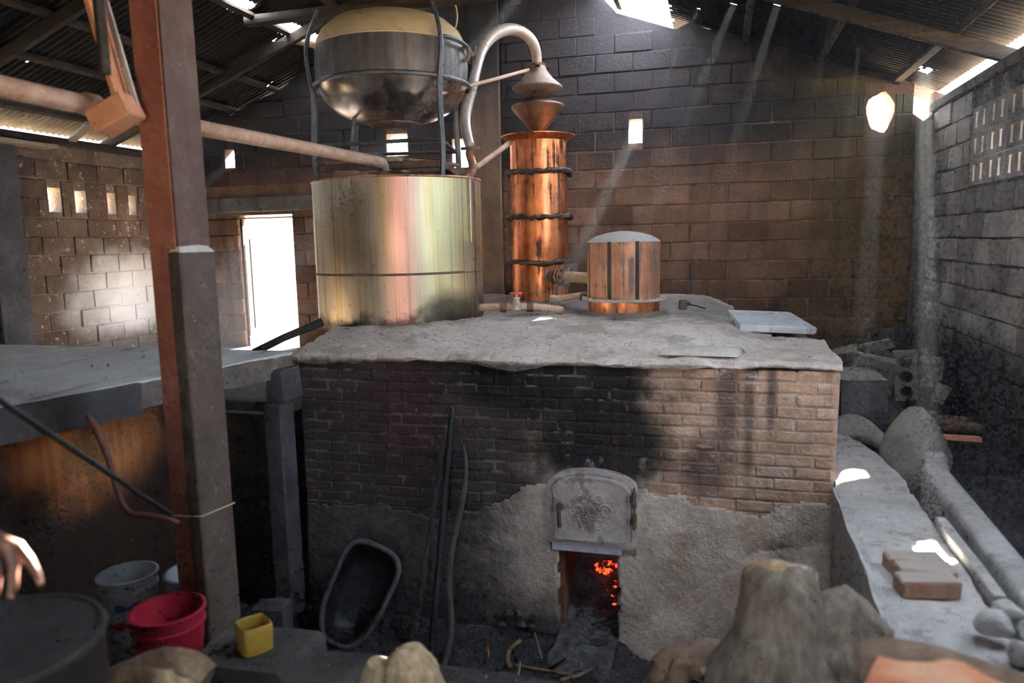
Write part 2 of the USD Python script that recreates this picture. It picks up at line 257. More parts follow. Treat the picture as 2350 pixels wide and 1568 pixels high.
mineral("roof_zinc", [(0.035, 0.030, 0.026), (0.09, 0.078, 0.066), (0.2, 0.175, 0.145)], 1.6, 0.7, 0.15, 20, rnd=0.2, stains=roof_stain, spec=0.12)
# plastics and others
def plain(name, col, rough=0.5, rnd=0.0, **k):
    g = G(); n = g.noise(6, 4, 0.6)
    c = g("hsv", color=col, value=g.m("multiply_add", n, 0.6, 0.7))
    return build(name, g, g("principled_bsdf", base_color=c, roughness=rough, **k))
plain("bucket_white", (0.36, 0.40, 0.44), 0.45); plain("bucket_red", (0.26, 0.012, 0.03), 0.4); plain("cup_yellow", (0.26, 0.16, 0.02), 0.5)
plain("print_blue", (0.05, 0.08, 0.3), 0.5); plain("print_red", (0.4, 0.04, 0.04), 0.5); plain("valve_red", (0.5, 0.06, 0.05), 0.45)
plain("brass", (0.5, 0.42, 0.32), 0.5, metallic=0.4); plain("skin", (0.10, 0.042, 0.026), 0.42, specular_ior_level=0.6); plain("nail", (0.3, 0.16, 0.12), 0.35)
plain("string", (0.55, 0.46, 0.28), 0.9); plain("drum_dark", (0.014, 0.010, 0.013), 0.5, metallic=0.3); plain("dry_leaf", (0.35, 0.16, 0.06), 0.8)
plain("outer_white", (0.75, 0.75, 0.72), 0.9)
mineral("outer_earth", [(0.22, 0.16, 0.10), (0.33, 0.25, 0.16), (0.42, 0.34, 0.24)], 1.0, 0.95, 0.3, 12)
g = G()
build("skylight_clear", g, g("mix_closure", fac=0.08, closure1=g("translucent_bsdf", color=(0.92, 0.96, 1.0)), closure2=g("diffuse_bsdf", color=(0.7, 0.75, 0.8))))  # for patches added over the left roof holes to spread sunlight
g = G()
build("skylight_plastic", g, g("mix_closure", fac=0.12, closure1=g("translucent_bsdf", color=(0.64, 0.69, 0.76)), closure2=g("diffuse_bsdf", color=(0.7, 0.75, 0.8))))  # for patches added on the right slope, one an unseen light panel
def ember():
    g = G()
    k = g.step(g.noise(26, 3, 0.6), 0.46, 0.62)
    return build("ember", g, g("principled_bsdf", base_color=(0.02, 0.015, 0.015), roughness=0.9, emission_color=g.mix(k, (0.35, 0.008, 0.003), (1.0, 0.085, 0.022)), emission_strength=g.m("multiply_add", k, 2.3, 0.08)))
ember()
g = G()
build("haze_air", g, volume=g("principled_volume", color=(0.86, 0.92, 1.0), density=0.0034, anisotropy=0.65))

# ---------------------------------------------------------------- scene tree helpers
COUNT = {}
def path_for(name, parent):
    base = parent.GetPath().pathString if parent is not None else "/World"
    k = (base, name); n = COUNT.get(k, 0); COUNT[k] = n + 1
    return f"{base}/{name}" + (f"_{n:03d}" if n else "")
def tag(p, label=None, cat=None, group=None, kind=None):
    p = p.GetPrim() if hasattr(p, "GetPrim") else p
    for k, v in (("label", label), ("category", cat), ("group", group), ("kind", kind)):
        if v: p.SetCustomDataByKey(k, v)
    return p
def obj(name, mesh, mat, parent=None, smooth=False, **t):
    if isinstance(mesh, list): mesh = join(mesh)
    mesh = tri(mesh); mesh.remove_unreferenced_vertices()
    return tag(usdkit.mesh(stage, path_for(name, parent), mesh, MATS[mat], smooth), **t)
def thing(name, label=None, cat=None, loc=(0, 0, 0), rz=0.0, **t):
    x = UsdGeom.Xform.Define(stage, path_for(name, None))
    x.AddTranslateOp().Set(Gf.Vec3d(*map(float, loc)))
    if rz: x.AddRotateZOp().Set(float(rz))
    return tag(x, label, cat, **t)
def copy_of(src, label, loc, rz=0.0, cat=None, **t):
    r = thing(src.GetName().rstrip("0123456789").rstrip("_"), label, cat or src.GetCustomDataByKey("category"), loc, rz, **t)
    r.GetReferences().AddInternalReference(src.GetPath()); r.SetInstanceable(True)
    return r
# ---------------------------------------------------------------- mesh helpers
def tri(m):
    v, f, _ = meshkit.arrays(m, False); return trimesh.Trimesh(v, f, process=False)
def join(ms): return trimesh.util.concatenate([tri(m) for m in ms])
def rotm(axis, deg, at=None): return trimesh.transformations.rotation_matrix(math.radians(deg), axis, at)
def moved(m, loc=(0, 0, 0), rot=()):
    m = tri(m).copy()
    for ax, d in rot: m.apply_transform(rotm(ax, d))
    m.apply_translation(loc); return m
def bbox(c, s, bev=0.0, jit=0.0, seed=0):
    """a box with chamfered edges, optionally uneven"""
    hx, hy, hz = (a/2 for a in s); b = min(bev, hx*.9, hy*.9, hz*.9)
    if b <= 0:
        m = trimesh.creation.box(s); m.apply_translation(c); return m
    P = []
    for i in (-1, 1):
        for j in (-1, 1):
            for k in (-1, 1):
                P += [(i*hx, j*(hy-b), k*(hz-b)), (i*(hx-b), j*hy, k*(hz-b)), (i*(hx-b), j*(hy-b), k*hz)]
    P = np.array(P, float)
    if jit: P += np.random.default_rng(seed).uniform(-jit, jit, P.shape)
    m = trimesh.convex.convex_hull(P); m.apply_translation(c); return m
def box2(a, b, bev=0.0, jit=0.0, seed=0):
    a, b = np.minimum(a, b), np.maximum(a, b); return bbox((a+b)/2, b-a, bev, jit, seed)
def tube(pts, r, n=12, smooth_n=0, cap=True):
    pts = np.asarray(pts, float)
    r = np.full(len(pts), r, float) if np.ndim(r) == 0 else np.asarray(r, float)
    if smooth_n:
        from scipy.interpolate import make_interp_spline, PchipInterpolator
        t = np.concatenate([[0], np.cumsum(np.linalg.norm(np.diff(pts, axis=0), axis=1))])
        tt = np.linspace(0, t[-1], smooth_n); k = min(3, len(pts)-1)
        pts, r = make_interp_spline(t, pts, k)(tt), PchipInterpolator(t, r)(tt)
    T = np.gradient(pts, axis=0); T /= np.linalg.norm(T, axis=1)[:, None]
    a = np.cross(T[0], [0, 0, 1.0] if abs(T[0][2]) < .9 else [1.0, 0, 0]); a /= np.linalg.norm(a)
    V = []; ang = np.linspace(0, 2*np.pi, n, endpoint=False)
    for p, t, q in zip(pts, T, r):
        a = a - t*(a @ t); a /= np.linalg.norm(a); b = np.cross(t, a)
        V.append(p + q*(np.cos(ang)[:, None]*a + np.sin(ang)[:, None]*b))
    V = np.vstack(V); F = []
    for i in range(len(pts)-1):
        for j in range(n):
            k = (j+1) % n; A, B, C, D = i*n+j, i*n+k, (i+1)*n+k, (i+1)*n+j
            F += [(A, B, C), (A, C, D)]
    if cap:
        s, e = len(V), len(V)+1; V = np.vstack([V, pts[0], pts[-1]]); m = (len(pts)-1)*n
        for j in range(n):
            k = (j+1) % n; F += [(s, k, j), (e, m+j, m+k)]
    return trimesh.Trimesh(V, F, process=False)
def lathe(prof, n=64, c=(0, 0, 0), wob=0.0, seed=0, closed=False):
    prof = np.asarray(prof, float); ang = np.linspace(0, 2*np.pi, n, endpoint=False)
    V = np.array([(r*math.cos(a), r*math.sin(a), z) for r, z in prof for a in ang])
    if wob:
        V[:, :2] *= 1 + wob*(meshkit.fbm(V*3.1 + seed*7, 3, seed)[:, None] - .5)*2
    F = []
    m = len(prof)
    for i in range(m if closed else m-1):
        for j in range(n):
            k = (j+1) % n; i2 = (i+1) % m; A, B, C, D = i*n+j, i*n+k, i2*n+k, i2*n+j
            F += [(A, B, C), (A, C, D)]
    V = V + np.asarray(c); return trimesh.Trimesh(V, F, process=False)
def cells_solid(front, back, mask):
    """front, back: (a, b, 3) grids of points; mask: (a-1, b-1) cells that exist. A closed body between the two."""
    a, b = front.shape[:2]; N = a*b
    V = np.vstack([front.reshape(-1, 3), back.reshape(-1, 3)]); F = []
    idx = np.arange(N).reshape(a, b)
    I, J = np.nonzero(mask)
    A, B, C, D = idx[I, J], idx[I+1, J], idx[I+1, J+1], idx[I, J+1]
    F.append(np.stack([A, B, C], 1)); F.append(np.stack([A, C, D], 1))
    F.append(np.stack([A, C, B], 1)+N); F.append(np.stack([A, D, C], 1)+N)
    pm = np.pad(mask, 1)
    for di, dj, e0, e1 in ((-1, 0, D, A), (1, 0, B, C), (0, -1, A, B), (0, 1, C, D)):
        s = ~pm[I+1+di, J+1+dj]; p, q = e0[s], e1[s]
        F.append(np.stack([q, p, p+N], 1)); F.append(np.stack([q, p+N, q+N], 1))
    return trimesh.Trimesh(V, np.vstack(F), process=False)
def hull_of(pts, seed=None, jit=0.0):
    p = np.array(pts, float)
    if jit: p = p + np.random.default_rng(seed).uniform(-jit, jit, p.shape)
    return trimesh.convex.convex_hull(p)
def rock(c, s, seed, sub=2, amp=0.28, rot=0.0):
    m = trimesh.creation.icosphere(sub, 1.0); r = np.random.default_rng(seed)
    for _ in range(7):                                          # flat broken faces
        d = r.normal(size=3); d /= np.linalg.norm(d); k = m.vertices @ d; lim = r.uniform(.55, .85)
        m.vertices -= np.outer(np.maximum(k-lim, 0), d)
    m.vertices *= (1 + amp*(meshkit.fbm(m.vertices*1.7+seed*3.3, 3, seed)[:, None]-.5)); m.vertices *= np.asarray(s)
    m.apply_transform(rotm([0, 0, 1], rot)); m.apply_translation(c); return m
def chain(bones, res=0.006, it=8):
    """one continuous skin over bones ((p, r), (q, r))"""
    M = m3.Manifold()
    for (p, r), (q, s) in bones:
        M += m3.Manifold.batch_hull([m3.Manifold.sphere(r, 20).translate(tuple(map(float, p))), m3.Manifold.sphere(s, 20).translate(tuple(map(float, q)))])
    M = M.refine_to_length(res); me = M.to_mesh()
    t = trimesh.Trimesh(me.vert_properties[:, :3], me.tri_verts, process=True)
    trimesh.smoothing.filter_taubin(t, iterations=it); return t

# ================================================================ SETTING
RX, RZ, SL, SR = -2.45, 5.44, 0.383, 0.36           # ridge and roof slopes
XL, XR, YB = -6.8, 2.0, 8.2
def roof_z(x): return np.where(np.asarray(x) < RX, RZ + SL*(np.asarray(x)-RX), RZ - SR*(np.asarray(x)-RX))
# --- walls -------------------------------------------------------
def wall(name, to_world, u0, u1, z0, top, openings, core_mat, block_mat, bw=0.40, bh=0.20, proud=0.011, part_range=None, skip=(), thick=0.16, maxparts=290, core_shape=None):
    """a block wall in (u, z): a mortar core with holes and single blocks standing proud of it. to_world(u, depth, z), depth > 0 into the room"""
    w = thing(name, kind="structure")
    us = np.linspace(u0, u1, 60)
    poly = core_shape or sg.Polygon([(u0, z0), (u1, z0)] + [(u, top(u)) for u in us[::-1]])
    for o in openings: poly = poly.difference(o if hasattr(o, "area") else sg.box(o[0], o[2], o[1], o[3]))
    core = trimesh.util.concatenate([trimesh.creation.extrude_polygon(p, thick, engine="earcut") for p in getattr(poly, "geoms", [poly])])
    V = np.array([to_world(u, -d, z) for u, z, d in core.vertices])
    F = core.faces
    cm = trimesh.Trimesh(V, F, process=False)
    if cm.volume < 0: cm.invert()
    obj("mortar_core", cm, core_mat, w)
    r = np.random.default_rng(len(name)); found = []
    rows = int(math.ceil((max(top(u) for u in us)-z0)/bh))
    for i in range(rows):
        za, zb = z0+i*bh, z0+(i+1)*bh
        n = int((u1-u0)/bw)+2
        for j in range(-1, n):
            a = u0 + (j + .5*(i % 2))*bw; b = a+bw; a, b = max(a, u0), min(b, u1)
            if b-a < .06: continue
            segs = [(a, b)]
            for o in list(openings)+list(skip):
                oa, ob, oz0, oz1 = (o.bounds[0], o.bounds[2], o.bounds[1], o.bounds[3]) if hasattr(o, "area") else o
                if min(zb, oz1)-max(za, oz0) > .02:
                    segs = [s for p in segs for s in ((p[0], min(p[1], oa)), (max(p[0], ob), p[1])) if s[1]-s[0] > .06]
            for p, q in segs:
                if zb > min(top(p), top(q)) - .01: continue
                found.append((p, q, za, zb))
    stuff = []; parts = []
    for k, (p, q, za, zb) in enumerate(found):
        e = r.uniform(-.004, .004, 4); d = proud + r.uniform(-.006, .009)
        pad = .006
        m = bbox((0, 0, 0), (q-p-2*pad+e[0], .05, zb-za-2*pad+e[1]), .007, .003, k)
        V = np.array([to_world((p+q)/2+x+e[2], y-.025+d, (za+zb)/2+z+e[3]) for x, y, z in m.vertices])
        b = trimesh.Trimesh(V, m.faces, process=False)
        if b.volume < 0: b.invert()
        inn = part_range is None or part_range((p+q)/2, (za+zb)/2)
        (parts if inn else stuff).append(b)
    while len(parts) > maxparts: stuff.append(parts.pop())
    for b in parts: obj("block", b, block_mat, w)
    if stuff: obj("block_courses", stuff, block_mat, w, kind="stuff")
    return w
# back wall: door, two vents, a broken hole enlarged to include its glare, openings behind the vat
hole = sg.Polygon([(1.51+.125*math.cos(a)*(1+.1*math.sin(3*a)), 3.63+.19*math.sin(a)*(1+.08*math.cos(5*a))) for a in np.linspace(0, 2*np.pi, 20, endpoint=False)])
corner_gap = sg.Polygon([(1.80, 3.60), (1.90, 3.52), (1.97, 3.58), (1.99, 3.95), (1.80, 4.0)])
OPEN_B = [(-5.83, -5.07, 1.0, 2.80), (-5.82, -5.07, 2.815, 2.845), (-.945, -.80, 3.463, 3.715), (-5.965, -5.83, 3.433, 3.655), hole, corner_gap,
          (-3.76, -3.50, 3.47, 3.72), (-2.95, -2.76, 3.30, 3.62)]
def top_back(u):
    z = float(roof_z(u)) - .015
    if -1.20 < u < -.45: return z - .12
    n = float(meshkit.noise(np.array([[u*3.1, 0.3, 0.7]]))[0])
    if u < -4.7 or u > -.3: z -= .10*max(0, n-.35)*2
    return z
PILS = [(-2.70, -2.365, 1.0, 5.4), (1.84, 2.0, .6, 3.5), (-6.3, -4.70, 2.88, 3.07)]
wb = wall("wall_back", lambda u, d, z: (u, YB-d, z), XL-.1, XR+.15, 1.0, top_back, OPEN_B, "mortar_back", "block_brown",
          part_range=lambda u, z: not (-4.7 < u < -3.3 and z < 2.9) and z < 4.75, skip=PILS)
obj("concrete_pillar", box2((-2.70, YB-.05, 1.0), (-2.365, YB+.05, 5.40), .012), "pillar_brown", wb)
obj("concrete_pillar", box2((1.84, YB-.06, .6), (2.02, YB+.05, 3.52), .012), "concrete_dark", wb)
obj("door_jamb", [box2((-5.83, YB+.02, 1.0), (-5.80, YB+.06, 2.80), .003), box2((-5.80, YB+.13, 1.4), (-5.775, YB+.16, 2.55), .003)], "roof_timber", wb)
obj("lintel_beam", box2((-6.45, YB-.05, 2.88), (-2.70, YB+.02, 3.065), .01), "concrete_dark", wb)
# right wall with pierced vent blocks
VENT = (4.30, 7.05, 2.82, 3.45)
wr = wall("wall_right", lambda u, d, z: (XR-d, u, z), -1.2, YB, .2, lambda u: 3.62, [VENT, (2.5, 3.7, 2.5, 3.3)], "mortar_right", "block_grey", part_range=lambda u, z: u > 5.0 and z > .9, proud=.022)
obj("wall_plate", box2((XR-.06, -1.2, 3.60), (XR+.12, YB, 3.68), .01), "concrete_dark", wr)
def vent_block(y, z, w, h):
    s = sg.box(0, 0, w-.012, h-.012)
    for k in (.27, .73):
        c = (w-.012)*k; t = np.linspace(0, 1, 9)
        hw = .019 + .011*np.abs(2*t-1)**1.5; zz = .035+(h-.082)*t
        s = s.difference(sg.Polygon([(c-a, b) for a, b in zip(hw, zz)] + [(c+a, b) for a, b in zip(hw[::-1], zz[::-1])]))
    m = trimesh.creation.extrude_polygon(s, .10, engine="earcut")
    m = trimesh.Trimesh(np.stack([XR+.02+m.vertices[:, 2]-.03, y+m.vertices[:, 0], z+m.vertices[:, 1]], 1), m.faces, process=False)
    if m.volume < 0: m.invert()
    return m
for r_ in range(3):
    for c_ in range(7): obj("vent_block", vent_block(VENT[0]+.393*c_, 2.826+.209*r_, .393, .209), "block_grey", wr)
# left wall with four slots
OPEN_L = [(6.34, 6.50, 2.86, 3.115), (6.68, 6.83, 2.86, 3.10), (7.13, 7.25, 2.86, 3.10), (7.45, 7.57, 2.86, 3.09)]
wl = wall("wall_left", lambda u, d, z: (XL+d, u, z), -1.2, YB, 1.0, lambda u: 3.58, OPEN_L, "mortar_left", "block_left", part_range=lambda u, z: u > 5.4 and z > 1.2, skip=[(5.62, 5.98, 1.0, 3.6)])
obj("concrete_pillar", box2((XL-.02, 5.62, 1.0), (XL+.05, 5.98, 3.58), .012), "dark_concrete_post", wl)
obj("wall_plate", box2((XL-.10, -1.2, 3.56), (XL+.07, YB, 3.64), .01), "roof_timber", wl)
# front wall behind the camera: unseen narrow doorway shaped for the vat highlight
fpoly = sg.Polygon([(XL, -.4), (XR, -.4), (XR, 3.75), (RX, 5.4), (XL, 3.75)]).difference(sg.box(-.50, -.5, .02, 3.0))
fm = trimesh.creation.extrude_polygon(fpoly, .16, engine="earcut")
fm = trimesh.Trimesh(np.stack([fm.vertices[:, 0], -1.36+fm.vertices[:, 2], fm.vertices[:, 1]], 1), fm.faces[:, ::-1], process=False)
obj("wall_front", fm, "mortar_back", kind="structure")
# --- floor: a pit before the furnace, raised earth elsewhere
def sst(x, a, b):
    t = np.clip((np.asarray(x)-a)/(b-a), 0, 1); return t*t*(3-2*t)
def floor_z(X, Y):
    z = np.full(np.shape(X), .62)
    z = z + (-.20)*sst(-X, 1.7, 2.1)*sst(Y, 2.2, 2.6)                     # left, where the buckets stand
    pit = sst(Y, 2.75, 3.75)*sst(-X, -.84, -.74)
    z = z*(1-pit) + (-.25)*pit
    right = sst(X, 1.1, 1.45)*sst(Y, 2.5, 3.2)
    z = z*(1-right) + .84*right
    z = np.where((X > .6) & (Y > 5.4), .88, z)
    z = z + .05*(meshkit.fbm(np.stack([X*3, Y*3, X*0], -1), 4, 3)-.5) + .02*(meshkit.fbm(np.stack([X*14, Y*14, X*0], -1), 3, 5)-.5)
    return z
gx, gy = np.meshgrid(np.linspace(XL, XR, 200), np.linspace(-1.3, 8.2, 210), indexing="ij")
gz = floor_z(gx, gy); rear = (gx < -3.1) & (gy > 4.78); gz = np.where(rear, 1.18, gz)
Pf = np.stack([gx, gy, gz], -1); Pb = Pf.copy(); Pb[..., 2] = -.6
obj("floor", cells_solid(Pf, Pb, np.ones((199, 209), bool)), "pit_floor", smooth=True, kind="structure")
# --- roof
ceiling = thing("ceiling", kind="structure")
def rot_roof(u, side):                                             # point on the roof plane at distance u from the ridge
    a = math.atan(SL if side < 0 else SR)
    return RX + side*u*math.cos(a), RZ - u*math.sin(a)
HOLES = [  # (side, x range, y range) where sheets are missing or rusted through
    (1, (-1.25, -.50), (7.15, 9)), (-1, (-4.46, -4.30), (6.98, 7.95)), (-1, (-4.46, -4.28), (6.15, 6.55)), (-1, (-3.80, -3.46), (7.95, 8.3)), (1, (1.765, 1.835), (7.62, 7.90)), (1, (1.69, 1.735), (7.66, 7.74))]
HOLES.append((1, (-.755, -.70), (5.44, 5.53))); HOLES.append((1, (.45, 1.25), (2.7, 3.6)))  # pinhole placed so sun reaches the finger; unseen opening added for fill light
PATCH = HOLES[:4]+HOLES[-1:]
PIN = [(1, .84, 6.61), (1, .20, 7.88), (1, -.23, 8.2), (1, -.22, 7.76), (1, .82, 6.5), (-1, -5.16, 8.1), (-1, -5.17, 7.67), (-1, -4.85, 7.9), (-1, -5.27, 8.02), (-1, -5.61, 8.03), (-1, -5.9, 5.43),
       (1, .6, 7.9), (1, .55, 8.05), (1, 1.2, 7.6), (-1, -4.9, 7.2), (-1, -4.6, 7.3), (-1, -4.1, 7.6), (-1, -4.15, 7.3), (-1, -4.0, 6.9), (-1, -5.5, 7.4), (-1, -5.05, 6.6), (-1, -4.7, 6.9), (1, .1, 7.3), (1, .45, 7.0)]
sw, pitch = .80, .076
for side in (-1, 1):
    a = math.atan(SL if side < 0 else SR); L = (4.85 if side < 0 else 4.78)
    for k in range(13):
        y0 = -1.60 + k*sw
        if y0 > 8.5: continue
        for half in (0, 1):
            u_a, u_b = (0.0, L*.5+.08) if half == 0 else (L*.5, L)
            fine = y0 > 4.4
            ny = int((sw+.05)/pitch*8); nu = 84 if fine else 30
            uu = np.linspace(u_a, u_b, nu); yy = np.linspace(y0, y0+sw+.04, ny)
            U, Y = np.meshgrid(uu, yy, indexing="ij")
            h = .010*np.cos(2*np.pi*Y/pitch) + (.006 if half == 0 else 0) + .004*(k % 2)
            X = RX + side*(U*math.cos(a) + h*math.sin(a)); Z = RZ - U*math.sin(a) + h*math.cos(a)
            cx = (X[:-1, :-1]+X[1:, 1:])/2; cy = (Y[:-1, :-1]+Y[1:, 1:])/2
            mask = np.ones(cx.shape, bool)
            if True:
                rag = .05*(meshkit.fbm(np.stack([cx*9, cy*9, cx*0], -1), 3, 11)-.5)
                for s, xr, yr in HOLES:
                    if s == side: mask &= ~((cx+rag > xr[0]) & (cx+rag < xr[1]) & (cy+rag > yr[0]) & (cy+rag < yr[1]))
                for s, px, py in PIN:
                    if s == side: mask &= ~((abs(cx-px) < .016) & (abs(cy-py) < .011))
            P = np.stack([X, Y, Z], -1); Q = P - np.array([side*math.sin(a), 0, math.cos(a)])*.0012
            obj("roof_sheet", cells_solid(P, Q, mask), "roof_zinc", ceiling, smooth=True)
for side, xr, yr in PATCH:                                          # added patches that diffuse sun through the holes; the last, unseen, adds fill light
    a = math.atan(SL if side < 0 else SR); xm, ym = (xr[0]+xr[1])/2, (yr[0]+min(yr[1], 8.7))/2
    w_, l_ = (xr[1]-xr[0]+.25)/math.cos(a), min(yr[1], 8.7)-yr[0]+.25
    obj("translucent_patch", moved(bbox((0, 0, 0), (w_, l_, .003)), (xm, ym, float(roof_z(xm))+.03), [((0, 1, 0), math.degrees(a)*side)]), "skylight_clear" if side < 0 else "skylight_plastic", ceiling)
for side, us, mat in ((-1, (.25, 1.45, 2.05, 2.95, 3.55, 4.35), "roof_timber"), (1, (.3, 1.5, 2.85, 3.6, 4.35), "roof_timber")):
    for i, u in enumerate(us):
        x, z = rot_roof(u, side)
        a = math.degrees(math.atan(SL if side < 0 else SR))*side
        obj("purlin", moved(bbox((0, 0, 0), (.06, 9.6, .05), .004), (x, 3.45, z-.055), [((0, 1, 0), a)]), mat, ceiling)
for side, ys in ((-1, (1.2, 5.05, 7.2)), (1, (1.2, 4.75, 6.35))):
    for y in ys:
        x, z = rot_roof(2.4, side); a = math.degrees(math.atan(SL if side < 0 else SR))*side
        obj("rafter", moved(bbox((0, 0, 0), (4.9, .06, .10), .006), (x, y, z-.13), [((0, 1, 0), a)]), "roof_timber", ceiling)
obj("tie_beam", tube([(-4.45, 6.6, 4.62), (-3.0, 6.6, 4.62), (-.2, 6.6, 4.60)], .055, 10), "roof_timber", ceiling, smooth=True)
obj("ridge_timber", moved(bbox((0, 0, 0), (.07, 9.6, .12), .004), (RX, 3.45, RZ-.12)), "roof_timber", ceiling)
obj("pale_strut", tube([(-4.40, 7.35, 4.62), (-3.75, 8.12, 4.55)], .035, 8), "pale_timber", ceiling, smooth=True)
obj("pale_strut", tube([(-4.15, 7.9, 4.68), (-3.45, 8.1, 4.98)], .03, 8), "pale_timber", ceiling, smooth=True)
obj("eave_board", box2((-6.93, 5.2, 3.50), (-6.60, 6.35, 3.54), .004), "pale_timber", ceiling)
obj("eave_board", moved(bbox((0, 0, 0), (.10, .9, .03), .004), (-6.55, 6.55, 3.66), [((0, 0, 1), 62), ((0, 1, 0), -10)]), "pale_timber", ceiling)
# --- outside
obj("ground", box2((-40, -40, -.75), (40, 40, -.62)), "outer_earth", kind="structure")
yard = np.stack(np.meshgrid(np.linspace(-14, 10, 25), np.linspace(8.37, 30, 25), indexing="ij"), -1)
obj("yard_bank", box2((-14, 8.37, -.6), (10, 26, 1.12)), "outer_earth", kind="structure")
obj("yard_wall", box2((-9, 11.2, 1.12), (-3.2, 11.35, 3.1), .01), "outer_white", kind="structure")
hz = box2((XL-.05, -1.15, -.4), (XR+.03, YB+.12, 5.6))
obj("haze", hz, "haze_air", kind="stuff", label="thin smoky haze filling the whole distillery hall", cat="haze")

# ================================================================ FURNACE
FY, FX0, FX1 = 4.75, -2.95, .72
fur = thing("furnace", "large sooty brick and plaster furnace carrying the vat and the copper still", "furnace")
# core with the ash tunnel; the right end leans in a little
core = m3.Manifold(m3.Mesh(np.array([(FX0, FY, -.3), (FX1-.03, FY, -.3), (FX1-.03, 7.9, -.3), (FX0, 7.9, -.3), (FX0, FY, 1.62), (FX1, FY, 1.62), (FX1, 7.9, 1.62), (FX0, 7.9, 1.62)], np.float32),
    np.array([(0, 2, 1), (0, 3, 2), (4, 5, 6), (4, 6, 7), (0, 1, 5), (0, 5, 4), (1, 2, 6), (1, 6, 5), (2, 3, 7), (2, 7, 6), (3, 0, 4), (3, 4, 7)], np.uint32)))
TX0, TX1, TZ = -1.035, -.605, .375
core = core - m3.Manifold.cube((TX1-TX0, 1.3, TZ+.32)).translate((TX0, FY-.1, -.32)) - m3.Manifold.cube((1.1, .55, .75)).translate((-1.25, 5.25, -.25))
obj("body", core, "furnace_mortar", fur)
obj("tunnel_jamb", [box2((TX0-.01, FY+.02, -.3), (TX0+.05, 5.3, TZ), .01), box2((TX0, FY+.3, TZ-.02), (TX1, 5.3, TZ+.02), .004)], "firebox_jamb", fur)
# single bricks of the front, those above the plaster
DOOR = (-1.10, -.46, .42, .95)
rb = np.random.default_rng(3); nb = 0; rest = []
def plaster_top(x): return np.interp(x, [-2.95, -1.9, -1.5, -1.2, -.45, -.1, .3, .72], [.50, .52, .66, .80, .82, .76, .70, .78])
for i in range(22):
    z0 = .03 + i*.0765; z1 = z0+.0765
    if z1 > 1.66: break
    for j in range(-1, 18):
        a = FX0 + (j+.5*(i % 2))*.228; b = min(a+.228, FX1-.03+.03*(z0+.3)/1.9); a = max(a, FX0)
        if b-a < .05 or z1 < plaster_top((a+b)/2)-.06: continue
        if b > DOOR[0] and a < DOOR[1] and z1 > DOOR[2] and z0 < DOOR[3]+.02: continue
        d = .008+rb.uniform(-.005, .006)
        m = bbox(((a+b)/2, FY-d+.03, (z0+z1)/2), (b-a-.013+rb.uniform(-.004, .004), .06, .0625+rb.uniform(-.003, .003)), .006, .0025, i*40+j)
        if nb < 298: obj("brick", m, "furnace_brick", fur); nb += 1
        else: rest.append(m)
if rest: obj("brick_courses", rest, "furnace_brick", fur, kind="stuff")
# lower plaster with a sloping skirt on the right
px, pz = np.meshgrid(np.linspace(FX0, .765, 195), np.linspace(-.3, .95, 80), indexing="ij")
n1 = meshkit.fbm(np.stack([px*2.2, pz*2.2, px*0], -1), 5, 21); n2 = meshkit.fbm(np.stack([px*9, pz*9, px*0], -1), 4, 22)
edge = plaster_top(px) + (n1-.5)*.28 + (n2-.5)*.10
thick = .018 + .03*np.clip((edge-pz)*3, 0, 1) + (n1-.5)*.05*np.clip((edge-pz)*3, 0, 1) + (n2-.5)*.022
skt = np.interp(px, [-.62, -.5, -.1, .25, .72], [-.25, -.12, .18, .46, .58])
over = np.maximum(skt-pz, 0)
thick = thick + np.where(px > -.6, np.minimum(over*.75, .62) + (n2-.5)*.06*np.clip(over*4, 0, 1), 0)
Pf = np.stack([px, FY-np.maximum(thick, .006), pz], -1); Pb = np.stack([px, px*0+FY+.01, pz], -1)
cxp, czp = (px[:-1, :-1]+px[1:, 1:])/2, (pz[:-1, :-1]+pz[1:, 1:])/2
ragx = (n2[:-1, :-1]-.5)*.03
mask = (czp < ((edge[:-1, :-1]+edge[1:, 1:])/2)) & ~((cxp > TX0+ragx+.006) & (cxp < TX1+ragx*.3) & (czp < TZ)) & ~((cxp > -1.07) & (cxp < -.50) & (czp > .37))
obj("lower_plaster", cells_solid(Pf, Pb, mask), "furnace_plaster", fur, smooth=True)
# top render: mounded, with a ragged lip over the front
tx, tt = np.meshgrid(np.linspace(FX0-.09, .80, 210), np.linspace(0, 1, 150)**1.35, indexing="ij")
def n3_(sc, sd, o=4, a=None, b=None): return meshkit.fbm(np.stack([(tx if a is None else a)*sc, (tt*3.2 if b is None else b)*sc, tx*0], -1), o, sd)
lip = 4.705 + (n3_(2.2, 34, 3, b=tx*0)-.5)*.07 + (n3_(9, 35, 4, b=tx*0)-.5)*.06 + .03*sst(tx, -.1, .1)
ty = lip + tt*(7.95-lip)
q1, q2, q3 = n3_(1.7, 31, b=ty), n3_(7, 32, b=ty), n3_(26, 33, 3, b=ty)
ridge = sst(ty, 4.72, 5.6)*(1-sst(tx, -.15, .35)) + .25*sst(ty, 5.35, 5.8)*sst(tx, -.15, .35)
tz = 1.685 + .125*ridge + .05*sst(ty, 6.6, 7.4)*(1-sst(tx, -.3, .2)) + (q1-.5)*.04 + (q2-.5)*.032 + (q3-.5)*.014
edge_n = n3_(6, 36, 4, b=tx*0)
tz = tz - (.018+.03*edge_n)*np.exp(-((ty-lip)/.035)**2)
bot = 1.652 - .045*n3_(5, 37, 4, b=tx*0)*(1-sst(tx, -.2, .1)) - .03*np.exp(-((tx+2.7)/.3)**2) - .04*np.exp(-((tx+1.35)/.18)**2)
cxt, cyt = (tx[:-1, :-1]+tx[1:, 1:])/2, (ty[:-1, :-1]+ty[1:, 1:])/2
rx = .745 + (q1[:-1, :-1]-.5)*.05
